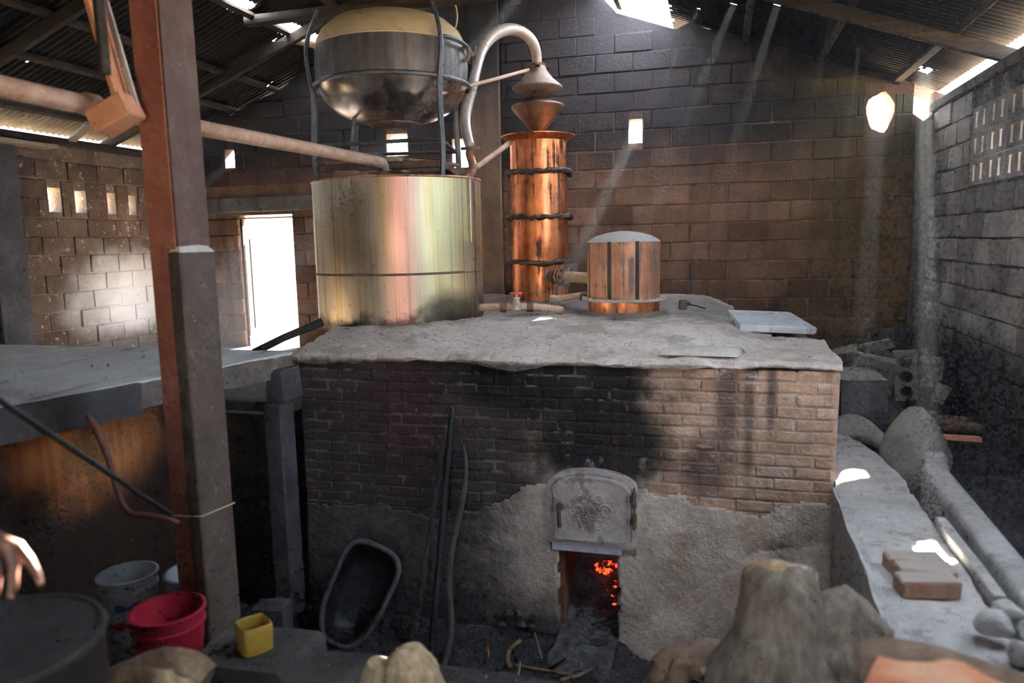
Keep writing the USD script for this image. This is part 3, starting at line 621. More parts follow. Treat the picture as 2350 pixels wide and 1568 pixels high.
mask = (cxt < rx) & (cxt > FX0-.04+(q2[:-1, :-1]-.5)*.08) & ~((cxt > .40) & (cyt > 5.75+(q2[:-1, :-1]-.5)*.1)) & ~((cxt > .15) & (cyt > 7.2))
obj("top_render", cells_solid(np.stack([tx, ty, tz], -1), np.stack([tx, ty+.012*np.exp(-((ty-lip)/.03)**2), np.minimum(bot, tz-.012)], -1), mask), "furnace_top", fur, smooth=50)
# a smoothed cement patch near the right front
obj("cement_patch", hull_of([(-.35, 4.83, 1.70), (.12, 4.80, 1.70), (.18, 4.93, 1.71), (-.30, 4.97, 1.72), (-.33, 4.84, 1.745), (.10, 4.82, 1.742), (.15, 4.92, 1.748), (-.29, 4.95, 1.75)]), "verdigris_dust", fur, smooth=60)
# iron fire door: arched plate in a frame, hinge, latch and raised ornament
dcx, dz0, dz1, dw = -.783, .452, .915, .262
def arch(w, z0, z1, rise, rc):
    pts = [(w*math.sin(t), z1-rise+rise*math.cos(t*.5*math.pi/ (math.pi/2))) for t in np.linspace(-math.pi/2, math.pi/2, 21)]
    s = sg.Polygon([(-w, z0), (w, z0)] + pts[::-1]); return s.buffer(-rc).buffer(rc)
def plate(poly, y0, y1, cx=0.0):
    m = unary_union([poly]); ms = [trimesh.creation.extrude_polygon(p, y1-y0, engine="earcut") for p in getattr(m, "geoms", [m])]
    m = join(ms); v = m.vertices
    m = trimesh.Trimesh(np.stack([cx+v[:, 0], y0+v[:, 2], v[:, 1]], 1), m.faces[:, ::-1], process=False); return m
fd = tag(UsdGeom.Xform.Define(stage, path_for("fire_door", fur.GetPrim())), "arched cast iron fire door")
big, small = arch(dw+.035, dz0-.035, dz1+.03, .115, .05), arch(dw, dz0, dz1, .10, .045)
obj("door_frame", plate(big.difference(small.buffer(.004)), FY-.075, FY-.01, dcx), "cast_iron", fd)
orn = [plate(small, FY-.088, FY-.04, dcx), plate(small.buffer(-.010).difference(small.buffer(-.022)), FY-.096, FY-.08, dcx)]
obj("door_plate", orn, "cast_iron", fd)
def curl(cx, cz, r, turns, s, n=40, r0=.012, a0=0.0):
    t = np.linspace(0, 1, n); a = a0 + s*turns*2*np.pi*t; q = r0+(r-r0)*t
    return tube(np.stack([dcx+cx+q*np.cos(a), np.full(n, FY-.090), cz+q*np.sin(a)], 1), .0085*(.6+.4*t), 6)
cz = .665
orn = [curl(0, cz, .052, 2.0, 1), curl(-.095, cz+.01, .05, 1.5, -1), curl(.095, cz+.01, .05, 1.5, 1), curl(-.05, cz-.075, .038, 1.3, 1), curl(.05, cz-.075, .038, 1.3, -1), curl(-.05, cz+.085, .035, 1.2, 1, a0=2), curl(.05, cz+.085, .035, 1.2, -1, a0=1)]
for s in (-1, 1):
    t = np.linspace(0, 1, 14); orn.append(tube(np.stack([dcx+s*(.06+.13*t), np.full(14, FY-.09), cz-.12+.20*t+.03*np.sin(t*6)], 1), .010-.006*t, 6))
for a in np.linspace(0, 2*np.pi, 10, endpoint=False): orn.append(moved(trimesh.creation.icosphere(1, .012), (dcx+.028*math.cos(a), FY-.09, cz+.028*math.sin(a))))
obj("ornament", orn, "cast_iron", fd)
obj("handle", [tube([(dcx-.213, FY-.115, .68), (dcx-.212, FY-.12, .62), (dcx-.208, FY-.115, .555)], .014, 10), tube([(dcx-.213, FY-.12, .68), (dcx-.213, FY-.08, .685)], .012, 8), lathe([(0, .01), (.026, .01), (.026, 0), (0, 0)], 16, (0, 0, 0)).apply_transform(rotm([1, 0, 0], 90)).apply_translation((dcx-.213, FY-.088, .685))], "iron_rust", fd, smooth=40)
obj("hinge", [tube([(dcx+.283, FY-.10, .82-.055*k), (dcx+.283, FY-.10, .775-.055*k)], .017, 10) for k in (0, 1)] + [tube([(dcx+.285, FY-.10, .68), (dcx+.285, FY-.10, .585)], .015, 10), tube([(dcx+.283, FY-.10, .85), (dcx+.283, FY-.10, .57)], .008, 8), box2((dcx+.235, FY-.095, .60), (dcx+.285, FY-.08, .64)), box2((dcx+.235, FY-.095, .75), (dcx+.285, FY-.08, .80))], "iron_rust", fd, smooth=40)
obj("iron_lintel", box2((-1.06, FY-.07, TZ-.005), (-.585, FY+.12, TZ+.045), .005), "lintel_iron", fur)
# ash and embers
ax_, ay_ = np.meshgrid(np.linspace(TX0+.01, TX1-.005, 30), np.linspace(4.2, 5.75, 60), indexing="ij")
az_ = -.27 + .42*sst(ay_, 4.55, 5.45) + .09*(meshkit.fbm(np.stack([ax_*8, ay_*8, ax_*0], -1), 4, 41)-.5) + .06*np.exp(-((ay_-4.45)/.2)**2)
obj("ash_heap", cells_solid(np.stack([ax_, ay_, az_], -1), np.stack([ax_, ay_, ax_*0-.32], -1), np.ones((29, 59), bool)), "ash", smooth=True, kind="stuff", label="grey wood ash spilling out of the furnace tunnel", cat="ash")
re_ = np.random.default_rng(5); co = []
for k in range(95):
    y = re_.uniform(5.1, 5.65); x = re_.uniform(-.86, -.612); s = re_.uniform(.012, .03)
    zz = -.25 + .42*float(sst(y, 4.55, 5.45)) + .02 + max(0, y-5.2)*.42*re_.uniform(.2, 1.0)
    co.append(rock((x, y, zz), (s*1.4, s, s), 100+k, 1))
for k in range(10):
    y = re_.uniform(4.85, 5.1); co.append(rock((re_.uniform(-.75, -.62), y, -.25+.42*float(sst(y, 4.55, 5.45))+.02), (.016, .012, .01), 300+k, 1))
obj("embers", co, "ember", kind="stuff", label="glowing red embers deep inside the furnace tunnel", cat="embers")
obj("charred_stick", tube([(-.80, 4.72, -.16), (-.70, 4.76, -.12), (-.615, 4.80, -.13)], [.012, .017, .013], 8), "stick_dark", smooth=True, label="short charred stick lying in the ash of the furnace tunnel", cat="stick")

# ================================================================ VAT AND STILL
VC = np.array([-2.719, 6.11]); VR = .728
vat = thing("vat", "big round brassy steel vat standing on the furnace top", "vat", (VC[0], VC[1], 0))
vb = 1.76
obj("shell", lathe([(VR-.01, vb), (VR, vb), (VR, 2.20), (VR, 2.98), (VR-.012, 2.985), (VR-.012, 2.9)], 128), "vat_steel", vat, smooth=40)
obj("weld_band", lathe([(VR, 2.197), (VR+.006, 2.199), (VR+.008, 2.207), (VR+.006, 2.214), (VR, 2.216)], 128), "iron_rust", vat, smooth=True)
obj("rim", lathe([(VR-.02, 2.97), (VR+.006, 2.97), (VR+.009, 2.98), (VR+.006, 2.99), (VR-.02, 2.99)], 96), "copper_dull", vat, smooth=True)
obj("lid", lathe([(VR-.015, 2.96), (.6, 3.0), (.35, 3.05), (.1, 3.07), (0, 3.07)], 64), "copper_dark", vat, smooth=True)
aR = math.radians(-90+24+50)
for a in (math.radians(-6), math.radians(190)): obj("side_seam", moved(box2((-.012, -.008, vb), (.012, .008, 2.96), .003), (VR*math.cos(a), VR*math.sin(a), 0), [((0, 0, 1), math.degrees(a))]), "iron_rust", vat)
obj("overflow_channel", moved(box2((-.03, -.015, 2.45), (.03, .02, 2.97), .006), (VR*math.cos(math.radians(-14)), VR*math.sin(math.radians(-14)), 0), []), "vat_steel", vat)

TK = np.array([-2.78, 6.24])
tank = thing("water_tank", "lens-shaped steel water tank with a dusty tan dome above the vat", "tank", (TK[0], TK[1], 0))
obj("dome", lathe([(.648, 4.115), (.64, 4.17), (.60, 4.25), (.50, 4.335), (.36, 4.385), (.18, 4.41), (0, 4.415)], 96), "tank_dust", tank, smooth=True)
obj("side_band", lathe([(.645, 3.80), (.656, 3.86), (.662, 3.97), (.656, 4.08), (.648, 4.118)], 96), "tank_band", tank, smooth=True)
obj("seam", lathe([(.648, 4.108), (.656, 4.112), (.656, 4.124), (.646, 4.128)], 96), "tank_dust", tank, smooth=True)
obj("bowl", lathe([(.646, 3.805), (.60, 3.70), (.50, 3.605), (.38, 3.54), (.24, 3.50), (.21, 3.495)], 96), "tank_steel", tank, smooth=True)
obj("manhole_ring", lathe([(.23, 3.505), (.23, 3.485), (.20, 3.478), (.185, 3.485), (.185, 3.505)], 64), "iron_rust", tank, smooth=40)
obj("manhole_cover", lathe([(.19, 3.495), (.12, 3.49), (0, 3.488)], 48), "copper_dark", tank, smooth=True)
ear = lambda s: [tube([(s*.66, -.02, 3.98), (s*.72, -.03, 4.03), (s*.70, -.03, 4.09), (s*.655, -.02, 4.06)], .018, 8, 16)]
for s_ in (-1, 1): obj("lifting_lug", ear(s_), "iron_rust", tank, smooth=True)
# iron stand that cradles the tank
std = thing("tank_stand", "bent iron stand with four legs cradling the lens-shaped water tank", "stand", (TK[0], TK[1], 0))
P_ = np.array([math.cos(math.radians(24)), math.sin(math.radians(24))]); F_ = np.array([.407, -.913])
def sp(ang, r): a = math.radians(ang); return (P_*math.cos(a)+F_*math.sin(a))*r
RING = .672
ang = np.linspace(0, 2*np.pi, 73)
obj("ring", tube(np.stack([RING*np.cos(ang), RING*np.sin(ang), np.full(73, 3.80)], 1), .020, 8, cap=False), "iron_frame", std, smooth=True)
for A, zb in ((57, 3.0), (171, 3.0), (-33, 3.0), (237, 3.0)):
    pts = [(*sp(A, RING+.01), zb), (*sp(A, RING+.015), 3.5), (*sp(A, RING+.02), 3.80), (*sp(A, RING+.045), 3.95), (*sp(A, RING+.05), 4.10), (*sp(A, RING+.01), 4.25), (*sp(A, RING-.06), 4.42)]
    obj("leg", tube(pts, [.026, .026, .026, .022, .020, .018, .015], 6, 26), "iron_frame", std, smooth=30)
obj("shoulder_strap", tube([(*sp(57, RING+.045), 4.10), (*sp(30, RING+.03), 4.10), (*sp(0, RING+.03), 4.02), (*sp(-20, RING+.03), 3.9), (*sp(-30, RING+.02), 3.78)], .016, 8, 24), "iron_frame", std, smooth=True)
c4 = [sp(a, RING) for a in (57, 171, 237, -33)]
for i in range(4):
    a, b = c4[i], c4[(i+1) % 4]
    obj("upper_rail", tube([(*a, 3.30), (*b, 3.30)], .016, 8), "iron_frame", std)
    d = (b-a)/np.linalg.norm(b-a); L = np.linalg.norm(b-a); m = (a+b)/2
    obj("lower_rail", moved(bbox((0, 0, 0), (L+.06, .05, .06), .004), (m[0], m[1], 3.10), [((0, 0, 1), math.degrees(math.atan2(d[1], d[0])))]), "iron_rust", std)
for A in (160, 205):
    obj("inner_leg", tube([(*sp(A, .45), 3.0), (*sp(A, .40), 3.3), (*sp(A, .36), 3.56)], .014, 6), "iron_frame", std)
obj("cross_board", moved(bbox((0, 0, 0), (.70, .14, .03), .004), (-.18, -.25, 3.155), [((0, 0, 1), -2)]), "pale_timber", std)
obj("cross_board", moved(bbox((0, 0, 0), (.62, .10, .03), .004), (.33, .02, 3.15), [((0, 0, 1), 66)]), "pale_timber", std)
obj("loose_brick", moved(bbox((0, 0, 0), (.21, .10, .06), .006, .003), (-3.02, 5.76, 3.035), [((0, 0, 1), 14)]), "red_brick", label="single brick lying on the front edge of the vat lid", cat="brick")

# copper column
CC = np.array([-1.77, 7.48]); CR = .286
col = thing("copper_tower", "tall copper column of stacked sections with two flaring bulbs on top", "column", (CC[0], CC[1], 0))
js = [1.80, 2.235, 2.687, 3.13, 3.46]
for a, b in zip(js, js[1:]): obj("column_section", lathe([(CR, a), (CR, b)], 72), "copper_bright", col, smooth=True)
for z in js[1:4]:
    r = np.random.default_rng(int(z*100)); t = np.linspace(0, 2*np.pi, 60, endpoint=False)
    ringp = np.stack([(CR+.035)*np.cos(t), (CR+.035)*np.sin(t), z+.010*np.sin(3*t+z)+r.normal(0, .005, 60)], 1)
    ringp = np.vstack([ringp, ringp[:1]])
    obj("tarred_joint", tube(ringp, np.append(r.uniform(.018, .032, 60), .024), 8, cap=False), "tar", col, smooth=True)
    obj("joint_flange", lathe([(CR, z-.012), (CR+.055, z-.010), (CR+.055, z+.010), (CR, z+.012)], 60, wob=.03), "iron_rust", col, smooth=30)
obj("top_flange", lathe([(CR-.02, 3.43), (CR+.02, 3.44), (.37, 3.485), (.372, 3.495), (.30, 3.492), (.06, 3.51)], 72, wob=.02), "copper_bright", col, smooth=40)
obj("lower_bulb", lathe([(.055, 3.50), (.07, 3.54), (.13, 3.61), (.21, 3.70), (.262, 3.765), (.268, 3.785), (.255, 3.80), (.16, 3.835), (.09, 3.858), (.07, 3.87)], 72), "bulb_brown", col, smooth=True)
obj("upper_bulb", lathe([(.07, 3.87), (.09, 3.882), (.17, 3.915), (.245, 3.945), (.256, 3.962), (.245, 3.978), (.16, 4.05), (.105, 4.12), (.08, 4.175), (.06, 4.19), (0, 4.19)], 72), "bulb_dust", col, smooth=True)
obj("neck_collar", [lathe([(.058, 4.17), (.085, 4.175), (.088, 4.19), (.06, 4.20)], 32)] + [bbox((.11*math.cos(a), .11*math.sin(a), 4.155), (.05, .035, .02), .004).apply_transform(rotm([0, 0, 1], 0)) for a in (0.2, 1.7, 3.6, 5.0)], "copper_dark", col, smooth=40)
sw_ = [(-1.77, 7.48, 4.15), (-1.768, 7.46, 4.26), (-1.792, 7.374, 4.387), (-1.878, 7.273, 4.459), (-1.977, 7.159, 4.46), (-2.073, 7.037, 4.398), (-2.153, 6.909, 4.256), (-2.186, 6.784, 4.049), (-2.202, 6.661, 3.814), (-2.217, 6.535, 3.565), (-2.172, 6.438, 3.397), (-2.12, 6.36, 3.28)]
neck = thing("swan_neck_pipe", "curved grey swan neck pipe arching from the copper column down to the vat", "pipe")
obj("bend", tube(sw_, [.048, .05, .052, .055, .058, .06, .058, .055, .052, .05, .047, .042], 20, 90), "neck_pipe", neck, smooth=True)
for i in (6, 8): 
    p = np.array(sw_[i]); q = np.array(sw_[i+1]); d = (q-p)/np.linalg.norm(q-p)
    obj("weld_seam", tube([p-d*.004, p+d*.004], .061-.003*(i-6), 20), "neck_pipe", neck)
obj("flange", moved(lathe([(.03, -.012), (.085, -.012), (.085, .012), (.03, .012)], 28), (-2.115, 6.35, 3.27), [((1, 0, 0), 8)]), "iron_rust", neck, smooth=30)
obj("elbow", tube([(-2.115, 6.35, 3.26), (-2.08, 6.28, 3.14), (-2.065, 6.24, 3.07), (-2.10, 6.2, 3.02), (-2.17, 6.18, 2.99)], [.035, .036, .04, .04, .034], 14, 30), "copper_dull", neck, smooth=True)
tp = thing("feed_pipe", "thin straight rusty pipe running from the column's neck to under the water tank", "pipe")
obj("pipe", tube([(-1.83, 7.44, 4.14), (-2.02, 6.75, 3.92), (-2.263, 5.93, 3.66)], .017, 12), "pipe_rust", tp, smooth=True)
obj("coupling", tube([(-2.15, 6.31, 3.78), (-2.168, 6.25, 3.76)], .026, 12), "pipe_rust", tp, smooth=40)
obj("brace_pipe", tube([(-1.99, 7.2, 3.41), (-2.035, 6.24, 3.09)], .026, 12), "pipe_rust", smooth=True, label="short sloping rusty pipe between the vat's rim and the column's top flange", cat="pipe")

# still head
DC = np.array([-.796, 6.52]); DR = .318
dome = thing("copper_still_head", "faceted copper still head with a pale domed cap on the furnace", "still", (DC[0], DC[1], 0))
NF = 10
def facet(prof, n=NF, per=8, sharp=.5):
    a = np.linspace(0, 2*np.pi, n*per, endpoint=False); w = np.pi/n
    k = np.cos(w)/np.cos(((a+.2) % (2*w))-w); k = 1+(k/np.cos(w)*.985-1)*sharp
    V = np.array([(r*q*math.cos(t), r*q*math.sin(t), z) for r, z in prof for t, q in zip(a, k)]); m = n*per; F = []
    for i in range(len(prof)-1):
        for j in range(m):
            jj = (j+1) % m; F += [(i*m+j, i*m+jj, (i+1)*m+jj), (i*m+j, (i+1)*m+jj, (i+1)*m+j)]
    return trimesh.Trimesh(V, F, process=False)
obj("body", facet([(DR, 1.93), (DR, 2.1), (DR, 2.41), (DR-.004, 2.43)]), "copper_dull", dome, smooth=25)
obj("cap", facet([(DR+.004, 2.425), (DR-.02, 2.445), (.24, 2.478), (.14, 2.505), (.05, 2.518), (0, 2.52)]), "verdigris_dust", dome, smooth=50)
obj("base_ring", lathe([(DR-.01, 1.79), (DR-.006, 1.93)], 60), "copper_bright", dome, smooth=True)
r = np.random.default_rng(9); t = np.linspace(0, 2*np.pi, 73)
obj("flange", [lathe([(DR-.02, 1.925), (DR+.045, 1.922), (DR+.05, 1.932), (DR+.045, 1.945), (DR-.01, 1.948)], 72, wob=.015)] + [bbox(((DR+.035)*math.cos(a), (DR+.035)*math.sin(a), 1.945), (.024, .024, .02), .005) for a in np.linspace(0, 2*np.pi, 24, endpoint=False)], "verdigris_dust", dome, smooth=40)
for a in (math.radians(-105), math.radians(-62), math.radians(-150)): obj("joint_strap", moved(bbox((0, 0, 0), (.012, .035, .50), .003), (DR*.985*math.cos(a), DR*.985*math.sin(a), 2.18), [((0, 0, 1), math.degrees(a))]), "tar", dome)
obj("mortar_skirt", lathe([(DR+.10, 1.74), (DR+.07, 1.80), (DR+.02, 1.83), (DR-.02, 1.835)], 48, wob=.12, seed=3), "furnace_top", dome, smooth=True)
sp_ = thing("steam_pipe", "ochre steam pipe with a bolted flange joining column and still head", "pipe")
p0, p1 = np.array([-1.60, 7.12, 2.11]), np.array([-1.02, 6.63, 2.10])
dd = (p1-p0)/np.linalg.norm(p1-p0)
obj("pipe", tube([p0, p1], .052, 20), "pipe_ochre", sp_, smooth=True)
def disc(c, d, r, h, n=28):
    c = np.asarray(c, float); return tube([c-d*h/2, c+d*h/2], r, n)
fa = p0+dd*.22; sd = np.cross(dd, [0, 0, 1.]); sd /= np.linalg.norm(sd)
for k in (0, .045): obj("flange", disc(fa+dd*k, dd, .105, .018), "copper_dull", sp_, smooth=30)
for a in np.linspace(0, 2*np.pi, 8, endpoint=False): obj("bolt", disc(fa+dd*.022+.085*(math.cos(a)*sd+math.sin(a)*np.array([0, 0, 1.])), dd, .016, .10, 8), "iron_rust", sp_, smooth=30)
obj("collar", disc(p0+dd*.10, dd, .075, .08), "iron_rust", sp_, smooth=30); obj("collar", disc(p1-dd*.06, dd, .066, .05), "iron_rust", sp_, smooth=30)
lp = thing("drain_pipe", "short ochre pipe stub bent towards the still head's flange", "pipe")
obj("pipe", tube([(-1.46, 6.6, 1.93), (-1.36, 6.57, 1.93), (-1.25, 6.59, 1.945), (-1.12, 6.62, 1.945)], .03, 14, 24), "pipe_ochre", lp, smooth=True)
obj("collar", disc((-1.17, 6.605, 1.945), np.array([.97, .2, 0]), .042, .05), "iron_rust", lp, smooth=30)
vp = thing("valve_pipe", "pipe with a red handwheel valve lying along the furnace top", "pipe")
obj("pipe", tube([(-2.14, 6.02, 1.89), (-2.03, 6.10, 1.885), (-1.69, 6.22, 1.885), (-1.50, 6.28, 1.872), (-1.30, 6.34, 1.84)], .034, 14, 30), "pipe_rust", vp, smooth=True)
for c_, r_ in (((-2.02, 6.105, 1.885), .05), ((-1.80, 6.185, 1.885), .043), ((-1.58, 6.26, 1.878), .043)): obj("socket", disc(c_, np.array([.95, .3, 0]), r_, .055), "iron_rust", vp, smooth=30)
obj("valve_body", [lathe([(0, 1.85), (.05, 1.86), (.052, 1.90), (.032, 1.925), (.028, 1.945), (.036, 1.95), (.034, 1.965), (.012, 1.97), (.011, 2.0), (0, 2.0)], 20, (-1.69, 6.22, 0))], "brass", vp, smooth=40)
t = np.linspace(0, 2*np.pi, 25)
obj("handwheel", [tube(np.stack([-1.69+.05*np.cos(t), 6.22+.05*np.sin(t), np.full(25, 2.0)], 1), .008, 8, cap=False)] + [tube([(-1.69, 6.22, 2.0), (-1.69+.05*math.cos(a), 6.22+.05*math.sin(a), 2.0)], .006, 6) for a in np.linspace(0, 2*np.pi, 5, endpoint=False)] + [disc((-1.69, 6.22, 2.002), np.array([0, 0, 1.]), .014, .02, 12)], "valve_red", vp, smooth=40)
sv = thing("drain_valve", "small dark valve with a lever standing behind the still head on the furnace top", "valve", (-.295, 6.74, 1.74))
obj("body", lathe([(0, 0), (.032, 0), (.032, .05), (.026, .055), (.026, .085), (.038, .09), (.038, .15), (.03, .165), (0, .165)], 16), "iron_rust", sv, smooth=30)
obj("lever", [tube([(.02, 0, .13), (.10, -.02, .115), (.20, -.04, .09)], .006, 6), disc((.035, 0, .13), np.array([1., 0, 0]), .016, .05, 10)], "rod_black", sv, smooth=30)
obj("charred_pole", tube([(-3.36, 4.80, 1.66), (-3.15, 4.88, 1.765), (-3.04, 4.925, 1.81), (-2.88, 4.985, 1.875)], [.03, .028, .03, .034], 10), "stick_dark", smooth=True, label="charred pole leaning from the concrete platform onto the furnace beside the vat", cat="pole")
obj("stone_slab", moved(bbox((0, 0, 0), (.56, 1.22, .05), .012, .012, 4), (.40, 6.50, 1.745), [((0, 0, 1), 4), ((0, 1, 0), 1)]), "grey_slab", smooth=20, label="flat grey slab on the furnace's back right corner", cat="slab")

# ================================================================ PLATFORM, LEFT
pf = thing("concrete_platform", "wide grey concrete platform on a post left of the furnace", "platform")
top = sg.Polygon([(-2.96, 4.81), (-3.20, 3.80), (-3.33, 3.28), (-3.47, 2.78), (-3.75, 1.5), (-6.78, 1.5), (-6.78, 4.77), (-2.97, 4.84)])
def slab(poly, z0, z1):
    m = trimesh.creation.extrude_polygon(poly, z1-z0, engine="earcut"); m.apply_translation((0, 0, z0)); return m
ppx, ppy = np.meshgrid(np.linspace(0, 1, 70), np.linspace(1.5, 4.80, 120), indexing="ij")
ed = np.interp(ppy, [1.5, 2.78, 3.28, 3.80, 4.80], [-3.75, -3.47, -3.33, -3.20, -2.97])
X = -6.78 + (ed+6.78)*ppx; nn = meshkit.fbm(np.stack([X*2, ppy*2, X*0], -1), 4, 51)
rag = (meshkit.fbm(np.stack([ppy*6, ppy*0, X*0], -1), 4, 52)-.5)*.05*(ppx > .98)
obj("slab", cells_solid(np.stack([X+rag, ppy, 1.68+(nn-.5)*.025], -1), np.stack([X+rag*.3, ppy, 1.54+(nn-.5)*.03], -1), np.ones((69, 119), bool)), "grey_slab", pf, smooth=30)
def edge_piece(y0, y1, out, z0, z1, mat, name, n=24, amp=.03, seed=0):
    yy, zz = np.meshgrid(np.linspace(y0, y1, n), np.linspace(z0, z1, 10), indexing="ij")
    e = np.interp(yy, [1.5, 2.78, 3.28, 3.80, 4.80], [-3.75, -3.47, -3.33, -3.20, -2.97])
    w = (meshkit.fbm(np.stack([yy*8, zz*8, yy*0+seed], -1), 4, 53)-.5)*amp
    obj(name, cells_solid(np.stack([e+out+w, yy, zz+w*.5], -1), np.stack([e-.1, yy, zz], -1), np.ones((n-1, 9), bool)), mat, pf, smooth=40)
edge_piece(1.5, 3.52, .03, 1.49, 1.675, "dark_concrete_post", "edge_beam")
edge_piece(3.52, 4.80, .02, 1.52, 1.665, "slab_edge", "slab_rubble_edge", 50, .06)
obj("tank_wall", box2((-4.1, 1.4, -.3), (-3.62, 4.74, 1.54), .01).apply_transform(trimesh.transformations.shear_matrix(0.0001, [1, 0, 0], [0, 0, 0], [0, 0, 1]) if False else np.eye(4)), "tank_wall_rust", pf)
obj("support_post", [box2((-3.10, 4.48, -.3), (-2.955, 4.66, 1.34), .012), bbox((-3.0, 4.62, 1.46), (.16, .24, .24), .02, .01, 2)], "dark_concrete_post", pf)
obj("niche_beam", box2((-3.62, 4.55, 1.27), (-3.08, 4.70, 1.34), .01), "dark_concrete_post", pf)
obj("hanging_plaster", hull_of([(-3.02, 4.60, 1.58), (-2.93, 4.62, 1.58), (-2.93, 4.70, 1.58), (-3.0, 4.68, 1.58), (-2.955, 4.62, 1.36), (-2.94, 4.66, 1.36)]), "slab_edge", pf)

# ================================================================ POST, PIPE, BRACE
post = thing("roof_post", "square rust-red roof post with a concrete casing on its lower side", "post")
PX, PY = -2.60, 2.95
obj("shaft", box2((PX, PY, .4), (PX+.155, PY+.235, 5.30), .008), "post_red", post)
obj("side_plate", box2((PX+.150, PY+.004, 2.42), (PX+.165, PY+.231, 5.29), .003), "post_side", post)
obj("concrete_casing", bbox((PX+.140, PY+.12, 1.43), (.07, .25, 2.02), .008, .004, 3), "post_casing", post)
obj("casing_cap", hull_of([(PX+.11, PY-.005, 2.43), (PX+.18, PY-.005, 2.43), (PX+.18, PY+.245, 2.43), (PX+.11, PY+.245, 2.43), (PX+.155, PY+.01, 2.475), (PX+.17, PY+.2, 2.46)]), "verdigris_dust", post, smooth=50)
tz_ = 1.135; rp = np.array([(PX-.004, PY-.004), (PX+.18, PY-.006), (PX+.182, PY+.25), (PX-.004, PY+.24), (PX-.004, PY-.004)])
obj("string", tube([(x, y, tz_ + .012*math.sin(i*2.1)) for i, (x, y) in enumerate(rp)], .0035, 6), "string", post)
mp = thing("feed_pipe_main", "long rusty pipe running past the red post and ending over the vat", "pipe")
obj("pipe", tube([(-2.73, -1.0, 3.10), (-2.75, 2.4, 3.10), (-2.77, 3.25, 3.10), (-2.74, 4.6, 3.115), (-2.715, 5.72, 3.125)], .044, 20), "pipe_rust", mp, smooth=True)
obj("pipe_end", tube([(-2.715, 5.70, 3.125), (-2.715, 5.80, 3.115), (-2.715, 5.90, 3.06)], [.046, .048, .044], 20), "neck_pipe", mp, smooth=True)
obj("socket", disc((-2.768, 2.86, 3.105), np.array([0, 1., 0]), .052, .06), "pipe_rust", mp, smooth=30)
br = thing("pipe_bracket", "orange sloping timber hanger with a heavy block holding the pipe at the post", "bracket")
def bar(p, q, w, h, bev=.004, side=(0, 0, 1)):
    p, q = np.asarray(p, float), np.asarray(q, float); d = q-p; L = np.linalg.norm(d); d /= L
    s = np.cross(d, side); s /= np.linalg.norm(s); u = np.cross(s, d); m = bbox((0, 0, 0), (L, w, h), bev)
    T = np.eye(4); T[:3, 0], T[:3, 1], T[:3, 2], T[:3, 3] = d, s, u, (p+q)/2; m.apply_transform(T); return m
obj("hanger", bar((-2.72, 2.83, 3.72), (-2.565, 2.83, 3.08), .028, .085, .004, (0, 1, 0)), "brace_orange", br)
obj("hanger_edge", bar((-2.675, 2.85, 3.72), (-2.512, 2.85, 3.08), .03, .012, .002, (0, 1, 0)), "verdigris_dust", br)
obj("block", bar((-2.675, 2.79, 3.0), (-2.50, 2.82, 3.085), .11, .125, .008, (0, 1, 0)), "brace_orange", br)
obj("hanging_batten", bar((-2.515, 2.69, 3.72), (-2.487, 2.66, 3.18), .022, .05, .003, (0, 1, 0)), "roof_timber", smooth=False, label="short dark batten hanging down in front of the orange hanger", cat="batten")
obj("black_rod", tube([(-2.19, 1.55, 2.20), (-2.235, 1.823, 1.973), (-2.335, 2.60, 1.315), (-2.345, 2.66, 1.27)], .0105, 10), "rod_black", smooth=True, label="straight thin black rod slanting down towards the foot of the red post", cat="rod")
obj("bent_pipe", tube([(-2.70, 2.604, 1.72), (-2.66, 2.604, 1.66), (-2.591, 2.6, 1.476), (-2.523, 2.592, 1.301), (-2.50, 2.592, 1.283), (-2.47, 2.60, 1.278), (-2.326, 2.639, 1.249), (-2.30, 2.65, 1.235)], [.013, .017, .013, .012, .012, .012, .012, .012], 10, 40), "rust_red", smooth=True, label="bent thin pipe that turns level near the red post", cat="pipe")

# ================================================================ LEFT FLOOR: BUCKETS, DRUM, HAND
def bucket(name, label, cat, r0, r1, h, mat, loc, prints=(), group=None, rz=0, tilt=0):
    b = thing(name, label, cat, loc, rz, group=group)
    obj("shell", lathe([(0, .004), (r0, .004), (r0, 0), (r0+.002, .01), (r1-.004, h-.06), (r1-.002, h), (r1-.006, h), (r1-.010, h-.06), (r0-.004, .012), (0, .012)], 48), mat, b, smooth=40)
    obj("rim", [lathe([(r1-.004, h-.012), (r1+.008, h-.012), (r1+.009, h), (r1-.004, h+.004)], 48), lathe([(r1-.012, h-.075), (r1+.004, h-.073), (r1+.004, h-.062), (r1-.006, h-.06)], 48)], mat, b, smooth=30)
    for z0, z1, a0, a1, m in prints:
        a = np.linspace(math.radians(a0), math.radians(a1), 24); R = lambda z: r0+(r1-r0)*z/h+.0015
        top_ = np.array([(R(z1)*math.cos(t), R(z1)*math.sin(t), z1+.008*math.sin(t*9)) for t in a]); bot_ = np.array([(R(z0)*math.cos(t), R(z0)*math.sin(t), z0+.006*math.sin(t*11)) for t in a])
        P = np.stack([bot_, top_], 1); N = P.copy(); N[..., :2] *= 1.004
        obj("printed_label", cells_solid(N, P, np.ones((23, 1), bool)), m, b, smooth=True)
    t = np.linspace(math.radians(200), math.radians(340), 20)
    return b
bucket("bucket", "white plastic bucket with printed label, left of the other white one", "bucket", .115, .145, .36, "bucket_white", (-3.03, 3.08, .37), [(.20, .235, -80, -20, "print_blue"), (.10, .135, -100, -40, "print_red")])
bucket("bucket", "white plastic bucket half hidden behind the foot of the red post", "bucket", .12, .15, .34, "bucket_white", (-2.72, 3.22, .37))
bucket("bucket", "red plastic bucket in front of the two white buckets", "bucket", .125, .16, .38, "bucket_red", (-2.43, 2.68, .42))
